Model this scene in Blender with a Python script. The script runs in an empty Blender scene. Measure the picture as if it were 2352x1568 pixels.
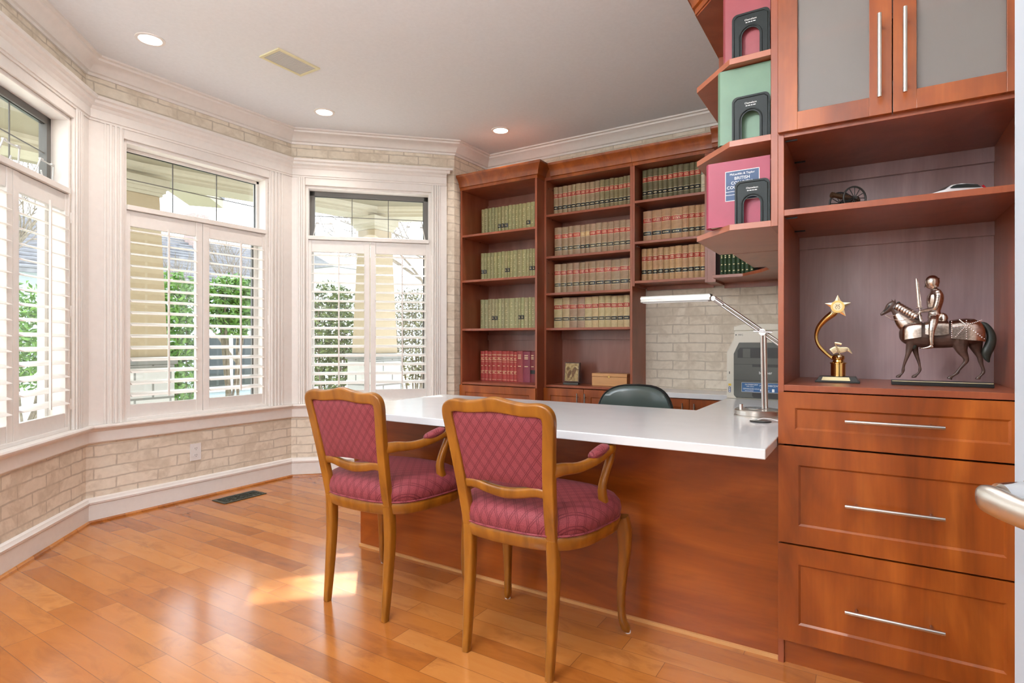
import bpy, bmesh, math, random
from mathutils import Vector, Matrix, noise
random.seed(7)
D = bpy.data
SC = bpy.context.scene
COL = SC.collection
R2 = 2 ** -.5

# ------------------------------------------------------------------ camera, sky, sun, exposure
cd = D.cameras.new('camera'); cam = D.objects.new('camera', cd); COL.objects.link(cam)
cam.location = (0, 0, 1.07)
cam.rotation_euler = (math.radians(90), 0, math.radians(32.25))
cd.lens = 20.0; cd.sensor_width = 36.0; cd.clip_start = .05
SC.camera = cam
SC.view_settings.view_transform = 'Standard'
SC.view_settings.look = 'None'
SC.view_settings.gamma = 1.0
SC.view_settings.use_curve_mapping = False
SC.view_settings.exposure = 0.50

W = D.worlds.new('sky'); SC.world = W; W.use_nodes = True
bg = W.node_tree.nodes['Background']
bg.inputs['Color'].default_value = (.84, .92, 1.0, 1)
bg.inputs['Strength'].default_value = 2.9

SUN_EL = 43.0
sd = D.lights.new('sun', 'SUN'); sd.energy = 11.0; sd.angle = math.radians(.8); sd.color = (1, .93, .82)
sun = D.objects.new('sun', sd); COL.objects.link(sun)
ce, se = math.cos(math.radians(SUN_EL)), math.sin(math.radians(SUN_EL))
sun.rotation_euler = Vector((.708 * ce, -.706 * ce, -se)).to_track_quat('-Z', 'Y').to_euler()
sun.location = (-10, 10, 8)

FILL_GLOBE = 26.0
FILL_FLOOR = 34.0
LAMP_DOWN = 7.0
WARM = (1.0, .90, .82)

# ------------------------------------------------------------------ material helpers
def node(nt, typ, **kw):
    n = nt.nodes.new(typ)
    for k, v in kw.items():
        setattr(n, k, v)
    return n

def setin(nt, sock, v):
    if isinstance(v, bpy.types.NodeSocket):
        nt.links.new(v, sock)
    elif isinstance(v, (tuple, list)) and len(v) == 3 and sock.type == 'RGBA':
        sock.default_value = (*v, 1)
    else:
        sock.default_value = v

def mth(nt, op, a, b=0.0, c=0.0):
    n = node(nt, 'ShaderNodeMath', operation=op)
    setin(nt, n.inputs[0], a); setin(nt, n.inputs[1], b); setin(nt, n.inputs[2], c)
    return n.outputs[0]

def mix(nt, f, a, b, blend='MIX'):
    n = node(nt, 'ShaderNodeMix', data_type='RGBA', blend_type=blend)
    setin(nt, n.inputs[0], f); setin(nt, n.inputs[6], a); setin(nt, n.inputs[7], b)
    return n.outputs[2]

def ramp(nt, f, stops):
    n = node(nt, 'ShaderNodeValToRGB')
    cr = n.color_ramp
    while len(cr.elements) < len(stops):
        cr.elements.new(.5)
    for e, (p, c) in zip(cr.elements, stops):
        e.position = p; e.color = (*c, 1)
    setin(nt, n.inputs[0], f)
    return n.outputs[0]

def coords(nt, kind='Object', scale=(1, 1, 1), rot=(0, 0, 0)):
    t = node(nt, 'ShaderNodeTexCoord'); m = node(nt, 'ShaderNodeMapping')
    m.inputs['Scale'].default_value = scale; m.inputs['Rotation'].default_value = rot
    nt.links.new(t.outputs[kind], m.inputs[0])
    return m.outputs[0]

def noise_tex(nt, vec, scale, detail=3, rough=.5, dist=0):
    n = node(nt, 'ShaderNodeTexNoise')
    setin(nt, n.inputs['Vector'], vec)
    n.inputs['Scale'].default_value = scale; n.inputs['Detail'].default_value = detail
    n.inputs['Roughness'].default_value = rough; n.inputs['Distortion'].default_value = dist
    return n.outputs[0]

def bumpn(nt, h, strength=.3, dist=.001):
    n = node(nt, 'ShaderNodeBump')
    n.inputs['Strength'].default_value = strength; n.inputs['Distance'].default_value = dist
    setin(nt, n.inputs['Height'], h)
    return n.outputs[0]

def base(name, col=(.5, .5, .5), rough=.5, metal=0.0, spec=.5, coat=0.0, coat_rough=.1, trans=0.0, emit=None, estr=0):
    m = D.materials.new(name); m.use_nodes = True
    nt = m.node_tree; b = nt.nodes['Principled BSDF']
    b.inputs['Base Color'].default_value = (*col, 1)
    b.inputs['Roughness'].default_value = rough
    b.inputs['Metallic'].default_value = metal
    b.inputs['Specular IOR Level'].default_value = spec
    b.inputs['Coat Weight'].default_value = coat
    b.inputs['Coat Roughness'].default_value = coat_rough
    b.inputs['Transmission Weight'].default_value = trans
    if emit:
        b.inputs['Emission Color'].default_value = (*emit, 1)
        b.inputs['Emission Strength'].default_value = estr
    return m, nt, b

def plain(name, col, rough=.5, var=.06, scale=30, **kw):
    m, nt, b = base(name, col, rough, **kw)
    f = noise_tex(nt, coords(nt), scale, 3)
    lo = tuple(c * (1 - var) for c in col); hi = tuple(min(1, c * (1 + var)) for c in col)
    setin(nt, b.inputs['Base Color'], ramp(nt, f, [(.3, lo), (.7, hi)]))
    return m

def cherry(name, axis, stops, rough=.32, spec=.6, sc=1.0):
    """laminate with flame grain running along the given axis"""
    m, nt, b = base(name, rough=rough, spec=spec, coat=.10, coat_rough=.2)
    s = [5.0 * sc, 5.0 * sc, 5.0 * sc]; s['xyz'.index(axis)] = 1.1 * sc
    v = coords(nt, 'Object', tuple(s))
    f = noise_tex(nt, v, 1.0, 4, .55, 1.4)
    s2 = [120.0, 120.0, 120.0]; s2['xyz'.index(axis)] = 3.0
    g = noise_tex(nt, coords(nt, 'Object', tuple(s2)), 1.0, 2)
    c = ramp(nt, f, stops)
    kn = noise_tex(nt, coords(nt, 'Object', tuple(q * .9 for q in s)), .8, 5, .6, 2.2)
    c = mix(nt, mth(nt, 'MULTIPLY', ramp(nt, kn, [(.50, (0, 0, 0)), (.70, (1, 1, 1))]), .5), c, tuple(q * .75 for q in stops[0][1]))
    c = mix(nt, mth(nt, 'MULTIPLY', g, .35), c, tuple(x * .6 for x in stops[0][1]))
    setin(nt, b.inputs['Base Color'], c)
    return m

M = {}
M['trim'] = plain('white_trim_paint', (.84, .80, .76), .35, .02)
M['ceiling'] = plain('ceiling_paint', (.82, .85, .88), .8, .02, 60)
M['drywall'] = plain('plain_wall_paint', (.78, .72, .66), .7, .02)
CH = [(.28, (.18, .034, .003)), (.5, (.33, .070, .006)), (.72, (.50, .130, .016))]
M['cherry_v'] = cherry('cherry_laminate_vertical', 'z', CH)
M['cherry_h'] = cherry('cherry_laminate_horizontal', 'x', CH, rough=.28)
M['cherry_c'] = cherry('cherry_carcass', 'z', [(.2, (.25, .055, .018)), (.5, (.33, .082, .032)), (.8, (.42, .12, .05))], rough=.33, spec=.55)
M['cherry_sheen'] = cherry('cherry_sheen_panel', 'z', [(.2, (.36, .22, .215)), (.5, (.48, .33, .335)), (.8, (.58, .44, .46))], rough=.35, spec=.9)  # base lightened to mauve: reflected window sheen put into the colour
M['cherry_half_sheen'] = cherry('cherry_bookcase_sheen', 'z', [(.2, (.20, .062, .034)), (.5, (.28, .10, .066)), (.8, (.36, .15, .11))], rough=.33, spec=.7)  # part of the reflected mauve sheen is mixed into this wood colour
M['cherry_e'] = cherry('cherry_edge_band', 'x', [(.2, (.36, .105, .05)), (.8, (.45, .15, .08))], rough=.35)
M['counter'] = plain('white_laminate', (.74, .74, .75), .22, .02, 8, coat=.3)
M['head_metal'] = base('satin_lamp_metal', (.40, .39, .37), .38, 1.0)[0]
M['steel'] = base('brushed_steel', (.56, .54, .52), .26, 1.0)[0]
M['nickel'] = plain('satin_nickel', (.66, .63, .58), .3, .06, 40, metal=1.0)
M['chrome'] = base('chrome', (.85, .84, .83), .1, 1.0)[0]
M['black'] = base('black_plastic', (.018, .02, .02), .3)[0]
M['black_metal'] = plain('black_enamel', (.014, .019, .019), .42, .1, 40, spec=.25)
M['white_ink'] = base('white_ink', (.9, .9, .9), .5)[0]
M['gold'] = base('polished_gold', (.80, .58, .22), .14, 1.0)[0]
M['goldpale'] = base('pale_gold', (.86, .74, .50), .2, 1.0)[0]
M['gilt'] = base('gilt_foil', (.85, .74, .42), .4)[0]
M['pewter'] = plain('pewter', (.62, .55, .50), .24, .25, 160, metal=1.0)
M['horse'] = plain('dark_bronze', (.075, .04, .03), .35, .3, 60)
M['tailm'] = base('black_patina', (.02, .025, .02), .4)[0]
M['dark_frame'] = base('charcoal_window_frame', (.14, .135, .125), .5)[0]
M['clip'] = base('pale_grey_fitting', (.62, .62, .6), .4)[0]
M['paper'] = plain('book_pages', (.75, .68, .52), .8, .1, 200)
M['cream_plastic'] = base('cream_plastic', (.62, .575, .49), .35)[0]
M['dark_plastic'] = base('dark_grey_plastic', (.07, .072, .062), .35)[0]
M['shadow_plastic'] = base('black_recess', (.01, .01, .01), .3)[0]
M['leather'] = base('dark_green_leather', (.045, .065, .058), .3, coat=.4)[0]
M['piping'] = base('black_piping', (.008, .008, .008), .4)[0]
M['ltwood'] = cherry('pale_box_wood', 'x', [(.2, (.62, .30, .10)), (.8, (.74, .40, .16))], rough=.4)
M['bronze'] = plain('register_bronze', (.05, .055, .04), .5, .3, 40)
M['outlet'] = base('outlet_white', (.82, .80, .78), .35)[0]
M['vent_frame'] = base('yellowed_vent_frame', (.78, .74, .48), .5)[0]
M['vent_grille'] = base('grey_grille', (.60, .60, .58), .6)[0]
M['lens'] = base('lamp_lens', (.9, .9, .9), .4, emit=(1, .93, .82), estr=9)[0]
M['bulb'] = base('fill_lamp_glass', (.9, .9, .9), .4, emit=(1, .92, .82), estr=3)[0]  # glowing glass of the added fill lamps
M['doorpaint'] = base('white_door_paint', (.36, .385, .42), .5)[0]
M['white_toy'] = base('white_car_paint', (.85, .86, .88), .15, coat=.6)[0]
M['dark_glass'] = base('dark_tinted_window', (.03, .04, .04), .08)[0]
M['red_lens'] = base('red_lens', (.45, .01, .02), .2)[0]
M['blue_label'] = base('blue_sticker', (.02, .10, .26), .4)[0]
M['yellow_label'] = base('yellow_sticker', (.75, .50, .05), .4)[0]
M['navy'] = plain('navy_label', (.035, .075, .17), .5, .1)
# outdoors
M['tan'] = plain('tan_column_paint', (.36, .28, .17), .6, .05)
M['cream_paint'] = plain('cream_beam_paint', (.42, .38, .28), .6, .04)
M['soffit'] = plain('khaki_soffit_paint', (.24, .21, .14), .7, .03)
M['roof'] = plain('grey_roof_shingles', (.24, .24, .26), .8, .2, 9)
M['housewall'] = plain('grey_blue_siding', (.50, .58, .62), .7, .05)
M['brickred'] = plain('chimney_brick', (.45, .33, .30), .8, .2, 20)
M['lawn'] = plain('pale_ground', (.46, .48, .40), .9, .15, 6)
M['fencew'] = base('white_fence_paint', (.85, .85, .85), .5)[0]
M['bark'] = plain('grey_bark', (.22, .18, .14), .9, .3, 20)

def leafmat(name, c1, c2):
    m, nt, b = base(name, rough=.35)
    f = noise_tex(nt, coords(nt), 9, 2)
    setin(nt, b.inputs['Base Color'], ramp(nt, f, [(.35, c1), (.65, c2)]))
    return m
M['leaf_bright'] = leafmat('bright_leaves', (.05, .14, .02), (.22, .40, .09))
M['leaf_dark'] = leafmat('olive_leaves', (.05, .09, .03), (.22, .29, .10))
M['leaf_brown'] = leafmat('mixed_leaves', (.08, .085, .04), (.26, .25, .12))

# window glass: clear, slightly reflective
m = D.materials.new('clear_glass'); m.use_nodes = True; nt = m.node_tree; nt.nodes.clear()
o = node(nt, 'ShaderNodeOutputMaterial'); a = node(nt, 'ShaderNodeBsdfTransparent'); g = node(nt, 'ShaderNodeBsdfGlossy')
a.inputs[0].default_value = (.97, .98, .98, 1); g.inputs['Roughness'].default_value = .02
mx = node(nt, 'ShaderNodeMixShader'); mx.inputs[0].default_value = .05
nt.links.new(a.outputs[0], mx.inputs[1]); nt.links.new(g.outputs[0], mx.inputs[2]); nt.links.new(mx.outputs[0], o.inputs[0])
M['glass'] = m
# frosted cabinet glass
m, nt, b = base('frosted_glass', (.66, .62, .59), .30, trans=.72)
b.inputs['IOR'].default_value = 1.3
M['frost'] = m

# maple floor boards
m, nt, b = base('maple_floorboards', rough=.17, spec=.5); b.inputs['IOR'].default_value = 1.85
P = node(nt, 'ShaderNodeSeparateXYZ'); nt.links.new(node(nt, 'ShaderNodeTexCoord').outputs['Object'], P.inputs[0])
X_, Y_ = P.outputs[0], P.outputs[1]
RW, LN = .0955, .72
ry = mth(nt, 'ADD', mth(nt, 'DIVIDE', Y_, RW), .35)
row = mth(nt, 'FLOOR', ry)
wn = node(nt, 'ShaderNodeTexWhiteNoise', noise_dimensions='1D'); setin(nt, wn.inputs['W'], row)
rx = mth(nt, 'ADD', mth(nt, 'DIVIDE', X_, LN), mth(nt, 'MULTIPLY', wn.outputs[0], 7.0))
idx = mth(nt, 'FLOOR', rx)
cv = node(nt, 'ShaderNodeCombineXYZ'); setin(nt, cv.inputs[0], row); setin(nt, cv.inputs[1], idx)
w2 = node(nt, 'ShaderNodeTexWhiteNoise', noise_dimensions='2D'); nt.links.new(cv.outputs[0], w2.inputs['Vector'])
rnd = w2.outputs[0]
gv = node(nt, 'ShaderNodeCombineXYZ')
setin(nt, gv.inputs[0], mth(nt, 'ADD', mth(nt, 'MULTIPLY', X_, 2.2), mth(nt, 'MULTIPLY', rnd, 40.0)))
setin(nt, gv.inputs[1], mth(nt, 'MULTIPLY', Y_, 11.0))
grain = noise_tex(nt, gv.outputs[0], 1.6, 5, .6, .8)
val = mth(nt, 'ADD', mth(nt, 'MULTIPLY', rnd, .62), mth(nt, 'MULTIPLY', grain, .42))
col = ramp(nt, val, [(.10, (.25, .070, .012)), (.30, (.40, .125, .022)), (.62, (.48, .165, .032)), (.95, (.56, .225, .058))])
def edge(f, w, size):
    fr = mth(nt, 'FRACT', f)
    dd = mth(nt, 'MINIMUM', fr, mth(nt, 'SUBTRACT', 1.0, fr))
    return mth(nt, 'LESS_THAN', mth(nt, 'MULTIPLY', dd, size), w)
mot = noise_tex(nt, coords(nt, 'Object', (3.2, 7.0, 1)), 1.3, 5, .65, 1.0)
col = mix(nt, mth(nt, 'MULTIPLY', ramp(nt, mot, [(.52, (0, 0, 0)), (.72, (1, 1, 1))]), .55), col, (.24, .075, .02))
seam = mth(nt, 'MAXIMUM', edge(ry, .0011, RW), edge(rx, .0012, LN))
col = mix(nt, mth(nt, 'MULTIPLY', seam, .65), col, (.14, .05, .02))
setin(nt, b.inputs['Base Color'], col)
bh = mth(nt, 'SUBTRACT', mth(nt, 'MULTIPLY', noise_tex(nt, gv.outputs[0], .6, 2), .35), seam)
setin(nt, b.inputs['Normal'], bumpn(nt, bh, .12, .0008))
M['floor'] = m

# brick patterned wallpaper (uv in metres)
m, nt, b = base('brick_wallpaper', rough=.75, spec=.25)
uv = coords(nt, 'UV')
nz = node(nt, 'ShaderNodeTexNoise'); nz.inputs['Scale'].default_value = 9; nz.inputs['Detail'].default_value = 4
nt.links.new(uv, nz.inputs['Vector'])
vs = node(nt, 'ShaderNodeVectorMath', operation='MULTIPLY_ADD')
nt.links.new(nz.outputs['Color'], vs.inputs[0]); vs.inputs[1].default_value = (.020, .018, 0); nt.links.new(uv, vs.inputs[2])
bk = node(nt, 'ShaderNodeTexBrick', offset=.5)
nt.links.new(vs.outputs[0], bk.inputs['Vector'])
for k, v in {'Scale': 1.0, 'Brick Width': .24, 'Row Height': .0675, 'Mortar Size': .0075, 'Mortar Smooth': .85, 'Bias': 0.0}.items():
    bk.inputs[k].default_value = v
bk.inputs['Color1'].default_value = (.88, .79, .66, 1); bk.inputs['Color2'].default_value = (.82, .72, .59, 1); bk.inputs['Mortar'].default_value = (.53, .45, .36, 1)
n1 = noise_tex(nt, uv, 5.0, 5, .65, .6)
worn = ramp(nt, n1, [(.47, (0, 0, 0)), (.56, (1, 1, 1))])
c = mix(nt, mth(nt, 'MULTIPLY', worn, .70), bk.outputs['Color'], (.64, .54, .42))
n2 = noise_tex(nt, uv, 30.0, 3)
c = mix(nt, .22, c, ramp(nt, n2, [(.3, (.50, .42, .32)), (.7, (.85, .78, .66))]))
setin(nt, b.inputs['Base Color'], c)
M['wallpaper'] = m

# ashlar stone
m, nt, b = base('ashlar_stone', rough=.8)
bk = node(nt, 'ShaderNodeTexBrick', offset=.5); nt.links.new(coords(nt, 'UV'), bk.inputs['Vector'])
for k, v in {'Scale': 1.0, 'Brick Width': .30, 'Row Height': .14, 'Mortar Size': .01}.items():
    bk.inputs[k].default_value = v
bk.inputs['Color1'].default_value = (.42, .42, .40, 1); bk.inputs['Color2'].default_value = (.55, .54, .50, 1); bk.inputs['Mortar'].default_value = (.2, .2, .18, 1)
setin(nt, b.inputs['Base Color'], bk.outputs['Color']); M['stone'] = m

# burgundy quilted upholstery: pressed double-line diamonds (uv in metres)
m, nt, b = base('burgundy_upholstery', rough=.62, spec=.3)
b.inputs['Sheen Weight'].default_value = .12; b.inputs['Sheen Tint'].default_value = (1, .6, .65, 1)
sx = node(nt, 'ShaderNodeSeparateXYZ'); nt.links.new(coords(nt, 'UV'), sx.inputs[0])
def lat(sign):
    q = mth(nt, 'ADD', mth(nt, 'DIVIDE', sx.outputs[0], .040), mth(nt, 'MULTIPLY', mth(nt, 'DIVIDE', sx.outputs[1], .052), sign))
    fr = mth(nt, 'ABSOLUTE', mth(nt, 'SUBTRACT', mth(nt, 'FRACT', q), .5))
    return mth(nt, 'LESS_THAN', mth(nt, 'ABSOLUTE', mth(nt, 'SUBTRACT', fr, .41)), .036)
ln = mth(nt, 'MAXIMUM', lat(1.0), lat(-1.0))
fz = noise_tex(nt, coords(nt, 'UV'), 420, 2)
c = ramp(nt, fz, [(.3, (.19, .026, .034)), (.7, (.30, .058, .070))])
c = mix(nt, mth(nt, 'MULTIPLY', ln, .85), c, (.13, .014, .020))
setin(nt, b.inputs['Base Color'], c)
setin(nt, b.inputs['Normal'], bumpn(nt, mth(nt, 'SUBTRACT', mth(nt, 'MULTIPLY', fz, .4), ln), .5, .0015))
M['fabric'] = m

# honey stained chair frame
m, nt, b = base('honey_stained_beech', rough=.3, coat=.25, coat_rough=.2)
f = noise_tex(nt, coords(nt, 'Object', (14, 14, 3)), 1.2, 4, .5, .8)
setin(nt, b.inputs['Base Color'], ramp(nt, f, [(.25, (.17, .056, .004)), (.55, (.30, .106, .008)), (.8, (.39, .15, .014))]))
M['chairwood'] = m

# ------------------------------------------------------------------ geometry helpers
def link(o):
    COL.objects.link(o); return o

class MB:
    def __init__(s):
        s.v = []; s.f = []; s.m = []; s.uv = {}
        s.smooth = False
    def add(s, vs, fs, mi=0, uvs=None):
        o = len(s.v); s.v += [tuple(p) for p in vs]
        if uvs:
            for i, u in enumerate(uvs): s.uv[o + i] = u
        for f in fs:
            s.f.append(tuple(o + i for i in f)); s.m.append(mi)
        return s
    def box(s, x0, x1, y0, y1, z0, z1, mi=0, fr=None, rot=None):
        vs = [Vector((x, y, z)) for z in (z0, z1) for x, y in ((x0, y0), (x1, y0), (x1, y1), (x0, y1))]
        if rot is not None: vs = [rot @ v for v in vs]
        if fr: vs = [fr(*v) for v in vs]
        return s.add(vs, [(0, 3, 2, 1), (4, 5, 6, 7), (0, 1, 5, 4), (1, 2, 6, 5), (2, 3, 7, 6), (3, 0, 4, 7)], mi)
    def prism(s, poly, z0, z1, mi=0, fr=None, inv=False):
        """vertical prism over xy polygon; fr maps (x,y,z) afterwards"""
        n = len(poly)
        vs = [Vector((p[0], p[1], z)) for z in (z0, z1) for p in poly]
        if fr: vs = [fr(*v) for v in vs]
        fs = [tuple(range(n))[::-1], tuple(range(n, 2 * n))] + [(i, (i + 1) % n, n + (i + 1) % n, n + i) for i in range(n)]
        return s.add(vs, fs, mi)
    def ring(s, rings, mi=0, cap=True, closed=False, uvs=None):
        n = len(rings[0]); k = len(rings)
        vs = [p for r in rings for p in r]
        fs = []
        for i in range(k if closed else k - 1):
            a = i * n; b2 = ((i + 1) % k) * n
            for j in range(n):
                fs.append((a + j, a + (j + 1) % n, b2 + (j + 1) % n, b2 + j))
        if cap and not closed:
            fs.append(tuple(range(n))[::-1]); fs.append(tuple((k - 1) * n + j for j in range(n)))
        return s.add(vs, fs, mi, uvs)
    def cyl(s, p0, p1, r0, r1=None, n=16, mi=0):
        r1 = r0 if r1 is None else r1
        p0, p1 = Vector(p0), Vector(p1); t = (p1 - p0).normalized()
        u = t.cross(Vector((0, 0, 1)) if abs(t.z) < .9 else Vector((1, 0, 0))).normalized(); w = t.cross(u)
        return s.ring([[p + (u * math.cos(a) + w * math.sin(a)) * r for a in (2 * math.pi * j / n for j in range(n))] for p, r in ((p0, r0), (p1, r1))], mi)
    def tube(s, pts, rs, n=8, mi=0):
        return s.loft(pts, [(r, r) for r in (rs if isinstance(rs, (list, tuple)) else [rs] * len(pts))], n=n, sub=0, ex=2, mi=mi)
    def lathe(s, prof, c=(0, 0, 0), n=28, mi=0, mat4=None):
        c = Vector(c)
        rings = [[Vector((r * math.cos(a), r * math.sin(a), z)) for a in (2 * math.pi * j / n for j in range(n))] for r, z in prof]
        if mat4 is not None: rings = [[mat4 @ p for p in r] for r in rings]
        return s.ring([[p + c for p in r] for r in rings], mi)
    def loft(s, pts, sizes, up=(0, 0, 1), n=14, sub=4, ex=3.0, mi=0, uvscale=None, closed=False):
        """superellipse section swept on a smooth path; size = (half across up, half along up)"""
        pts = [Vector(p) for p in pts]
        def cr(a, b2, c2, d2, t):
            return .5 * ((2 * b2) + (c2 - a) * t + (2 * a - 5 * b2 + 4 * c2 - d2) * t * t + (3 * b2 - a - 3 * c2 + d2) * t ** 3)
        P, S = [], []
        k = len(pts)
        if sub > 0:
            rng = range(k) if closed else range(k - 1)
            for i in rng:
                g = (lambda q: q % k) if closed else (lambda q: min(max(q, 0), k - 1))
                q = [g(i - 1), g(i), g(i + 1), g(i + 2)]
                for j in range(sub):
                    t = j / sub
                    P.append(cr(*[pts[x] for x in q], t))
                    S.append(tuple(cr(*[sizes[x][c2] for x in q], t) for c2 in (0, 1)))
            if not closed:
                P.append(pts[-1]); S.append(tuple(sizes[-1]))
        else:
            P, S = pts, sizes
        K = len(P); up = Vector(up)
        rings, uvs = [], []; L = 0
        for i, p in enumerate(P):
            if closed: t = P[(i + 1) % K] - P[i - 1]
            else: t = P[min(i + 1, K - 1)] - P[max(i - 1, 0)]
            if t.length < 1e-9: t = Vector((0, 0, 1))
            t.normalize()
            u = t.cross(up)
            if u.length < .05: u = t.cross(Vector((0, 1, 0)))
            if u.length < .05: u = t.cross(Vector((1, 0, 0)))
            u.normalize(); w = u.cross(t).normalized()
            if i: L += (P[i] - P[i - 1]).length
            a, b2 = S[i]; r = []
            for j in range(n):
                th = 2 * math.pi * (j + .5) / n
                cx, sy = math.cos(th), math.sin(th)
                r.append(p + u * (a * math.copysign(abs(cx) ** (2 / ex), cx)) + w * (b2 * math.copysign(abs(sy) ** (2 / ex), sy)))
                uvs.append((a * th / 3, L))
            rings.append(r)
        return s.ring(rings, mi, True, closed, uvs)
    def ellipsoid(s, c, r, n=14, k=9, mi=0, rot=None):
        c = Vector(c); rings = []
        for i in range(k):
            ph = math.pi * (i + .5) / k
            rr = [Vector((r[0] * math.sin(ph) * math.cos(a), r[1] * math.sin(ph) * math.sin(a), -r[2] * math.cos(ph))) for a in (2 * math.pi * j / n for j in range(n))]
            if rot is not None: rr = [rot @ q for q in rr]
            rings.append([c + q for q in rr])
        return s.ring(rings, mi)
    def sweep(s, prof, path, mi=0, closed=False):
        """prof: (inward offset, z) loop; path: xy polyline, inward side = right of travel"""
        n = len(path); nr = []
        for i in range(n):
            def nm(a, b2):
                d = Vector((b2[0] - a[0], b2[1] - a[1])).normalized(); return Vector((d.y, -d.x))
            if i == 0: nn = nm(path[0], path[1])
            elif i == n - 1: nn = nm(path[-2], path[-1])
            else:
                a, b2 = nm(path[i - 1], path[i]), nm(path[i], path[i + 1])
                nn = (a + b2); nn = nn / nn.dot(a)
            nr.append(nn)
        return s.ring([[Vector((p[0] + q.x * w, p[1] + q.y * w, z)) for w, z in prof] for p, q in zip(path, nr)], mi)
    def build(s, name, mat, parent=None, smooth=None, bevel=0, uvf=None, subsurf=0, remesh=0):
        me = D.meshes.new(name); me.from_pydata(s.v, [], s.f)
        mats = mat if isinstance(mat, (list, tuple)) else [mat]
        for k in mats: me.materials.append(M[k] if isinstance(k, str) else k)
        me.polygons.foreach_set('material_index', s.m)
        bm = bmesh.new(); bm.from_mesh(me); bmesh.ops.recalc_face_normals(bm, faces=bm.faces); bm.to_mesh(me); bm.free()
        if uvf or s.uv:
            ul = me.uv_layers.new(name='uv')
            for l in me.loops:
                if uvf: ul.data[l.index].uv = uvf(me.vertices[l.vertex_index].co)
                else: ul.data[l.index].uv = s.uv.get(l.vertex_index, (0, 0))
        if smooth is not None:
            me.polygons.foreach_set('use_smooth', [True] * len(me.polygons))
            me.set_sharp_from_angle(angle=math.radians(smooth))
        o = link(D.objects.new(name, me))
        if parent is not None:
            o.parent = parent
            if parent.get('_w'): o.location = -Vector(parent.location)
        if remesh:
            r = o.modifiers.new('remesh', 'REMESH'); r.mode = 'VOXEL'; r.voxel_size = remesh; r.use_smooth_shade = True
            q = o.modifiers.new('smooth', 'SMOOTH'); q.iterations = 3; q.factor = .5
        if bevel:
            q = o.modifiers.new('bevel', 'BEVEL'); q.width = bevel; q.segments = 2; q.limit_method = 'ANGLE'; q.angle_limit = math.radians(40)
        if subsurf:
            q = o.modifiers.new('subsurf', 'SUBSURF'); q.levels = subsurf; q.render_levels = subsurf
        return o

def thing(name, label, cat, loc=(0, 0, 0), group=None, world=True, rz=0):
    o = link(D.objects.new(name, None)); o.location = loc; o.rotation_euler = (0, 0, rz)
    o.empty_display_size = .05
    o['label'] = label; o['category'] = cat
    if group: o['group'] = group
    if world: o['_w'] = 1
    return o

def tag(o, label, cat, group=None):
    o['label'] = label; o['category'] = cat
    if group: o['group'] = group
    return o

def struct(o):
    o['kind'] = 'structure'; return o

def copy_tree(o, parent=None):
    c = o.copy(); COL.objects.link(c)
    c.parent = parent
    for ch in list(o.children): copy_tree(ch, c)
    return c

def text(body, name, size, mat, parent, fr, extrude=.0003, align='CENTER'):
    """fr maps local (x, y, depth) to space"""
    cu = D.curves.new(name, 'FONT'); cu.body = body; cu.size = size; cu.align_x = align; cu.extrude = extrude; cu.resolution_u = 2
    t = link(D.objects.new(name + '_src', cu))
    dg = bpy.context.evaluated_depsgraph_get(); dg.update()
    me = D.meshes.new_from_object(t.evaluated_get(dg))
    D.objects.remove(t)
    for v in me.vertices: v.co = fr(*v.co)
    me.materials.clear(); me.materials.append(M[mat])
    o = link(D.objects.new(name, me)); o.parent = parent
    if parent is not None and parent.get('_w'): o.location = -Vector(parent.location)
    return o

def wall_frame(o, d, n):
    return lambda t, w, z: Vector((o[0] + d[0] * t + n[0] * w, o[1] + d[1] * t + n[1] * w, z))

# ------------------------------------------------------------------ room shell
H = 2.743
XL = -3.90
A0 = (XL, 1.49); C0 = (XL, 2.89)
FA = wall_frame(A0, (R2, -R2), (R2, R2))
FB = wall_frame(A0, (0, 1), (1, 0))
FC = wall_frame(C0, (R2, R2), (R2, -R2))
LC = 1.300
XE, YE = XL + LC * R2, C0[1] + LC * R2          # end of angled wall
YS = A0[1] - LC * R2
YB = 4.296
XR, XW = .60, -.235
poly = [(XE, YE), (XL, C0[1]), (XL, A0[1]), (XE, YS), (XE, -1.3), (XR, -1.3), (XR, 2.62), (XW, 2.62), (XW, YB), (XE, YB)]
big = [(XE - .1, YE + .3), (XL - .2, C0[1] + .08), (XL - .2, A0[1] - .08), (XE - .1, YS - .3), (XE - .1, -1.45), (XR + .15, -1.45), (XR + .15, YB + .15), (XE - .1, YB + .15)]
struct(MB().prism(big, -.1, 0).build('floor', 'floor'))
struct(MB().prism(big, H, H + .12).build('ceiling', 'ceiling'))

OPEN = {'A': (.165, 1.165), 'B': (.195, 1.195), 'C': (.108, 1.108)}
ZS, ZT = .575, 2.318
def window_wall(name, F, L, ope, ext0, ext1):
    a, b2 = ope; m = MB(); T = -.14
    m.box(-ext0, a, T, 0, 0, H, fr=F); m.box(b2, L + ext1, T, 0, 0, H, fr=F)
    m.box(a, b2, T, 0, 0, ZS, fr=F); m.box(a, b2, T, 0, ZT, H, fr=F)
    o3, dx, dy = F(0, 0, 0), F(1, 0, 0) - F(0, 0, 0), 0
    return struct(m.build(name, 'wallpaper', uvf=lambda c: ((Vector(c) - o3).dot(dx) + .07, c.z + .012)))
k = .20 * math.tan(math.radians(22.5))
window_wall('wall_front_left', FA, LC, OPEN['A'], .0, 0)
window_wall('wall_left', FB, 1.40, OPEN['B'], .0, 0)
window_wall('wall_back_left', FC, LC, OPEN['C'], .0, 0)
def solid_wall(name, x0, x1, y0, y1, mat='wallpaper', ax=0):
    return struct(MB().box(x0, x1, y0, y1, 0, H).build(name, mat, uvf=lambda c: ((c.x if ax == 0 else c.y) + .3, c.z + .012)))
solid_wall('wall_return', XE - .1, XE, YE, YB + .1, ax=1)
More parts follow.
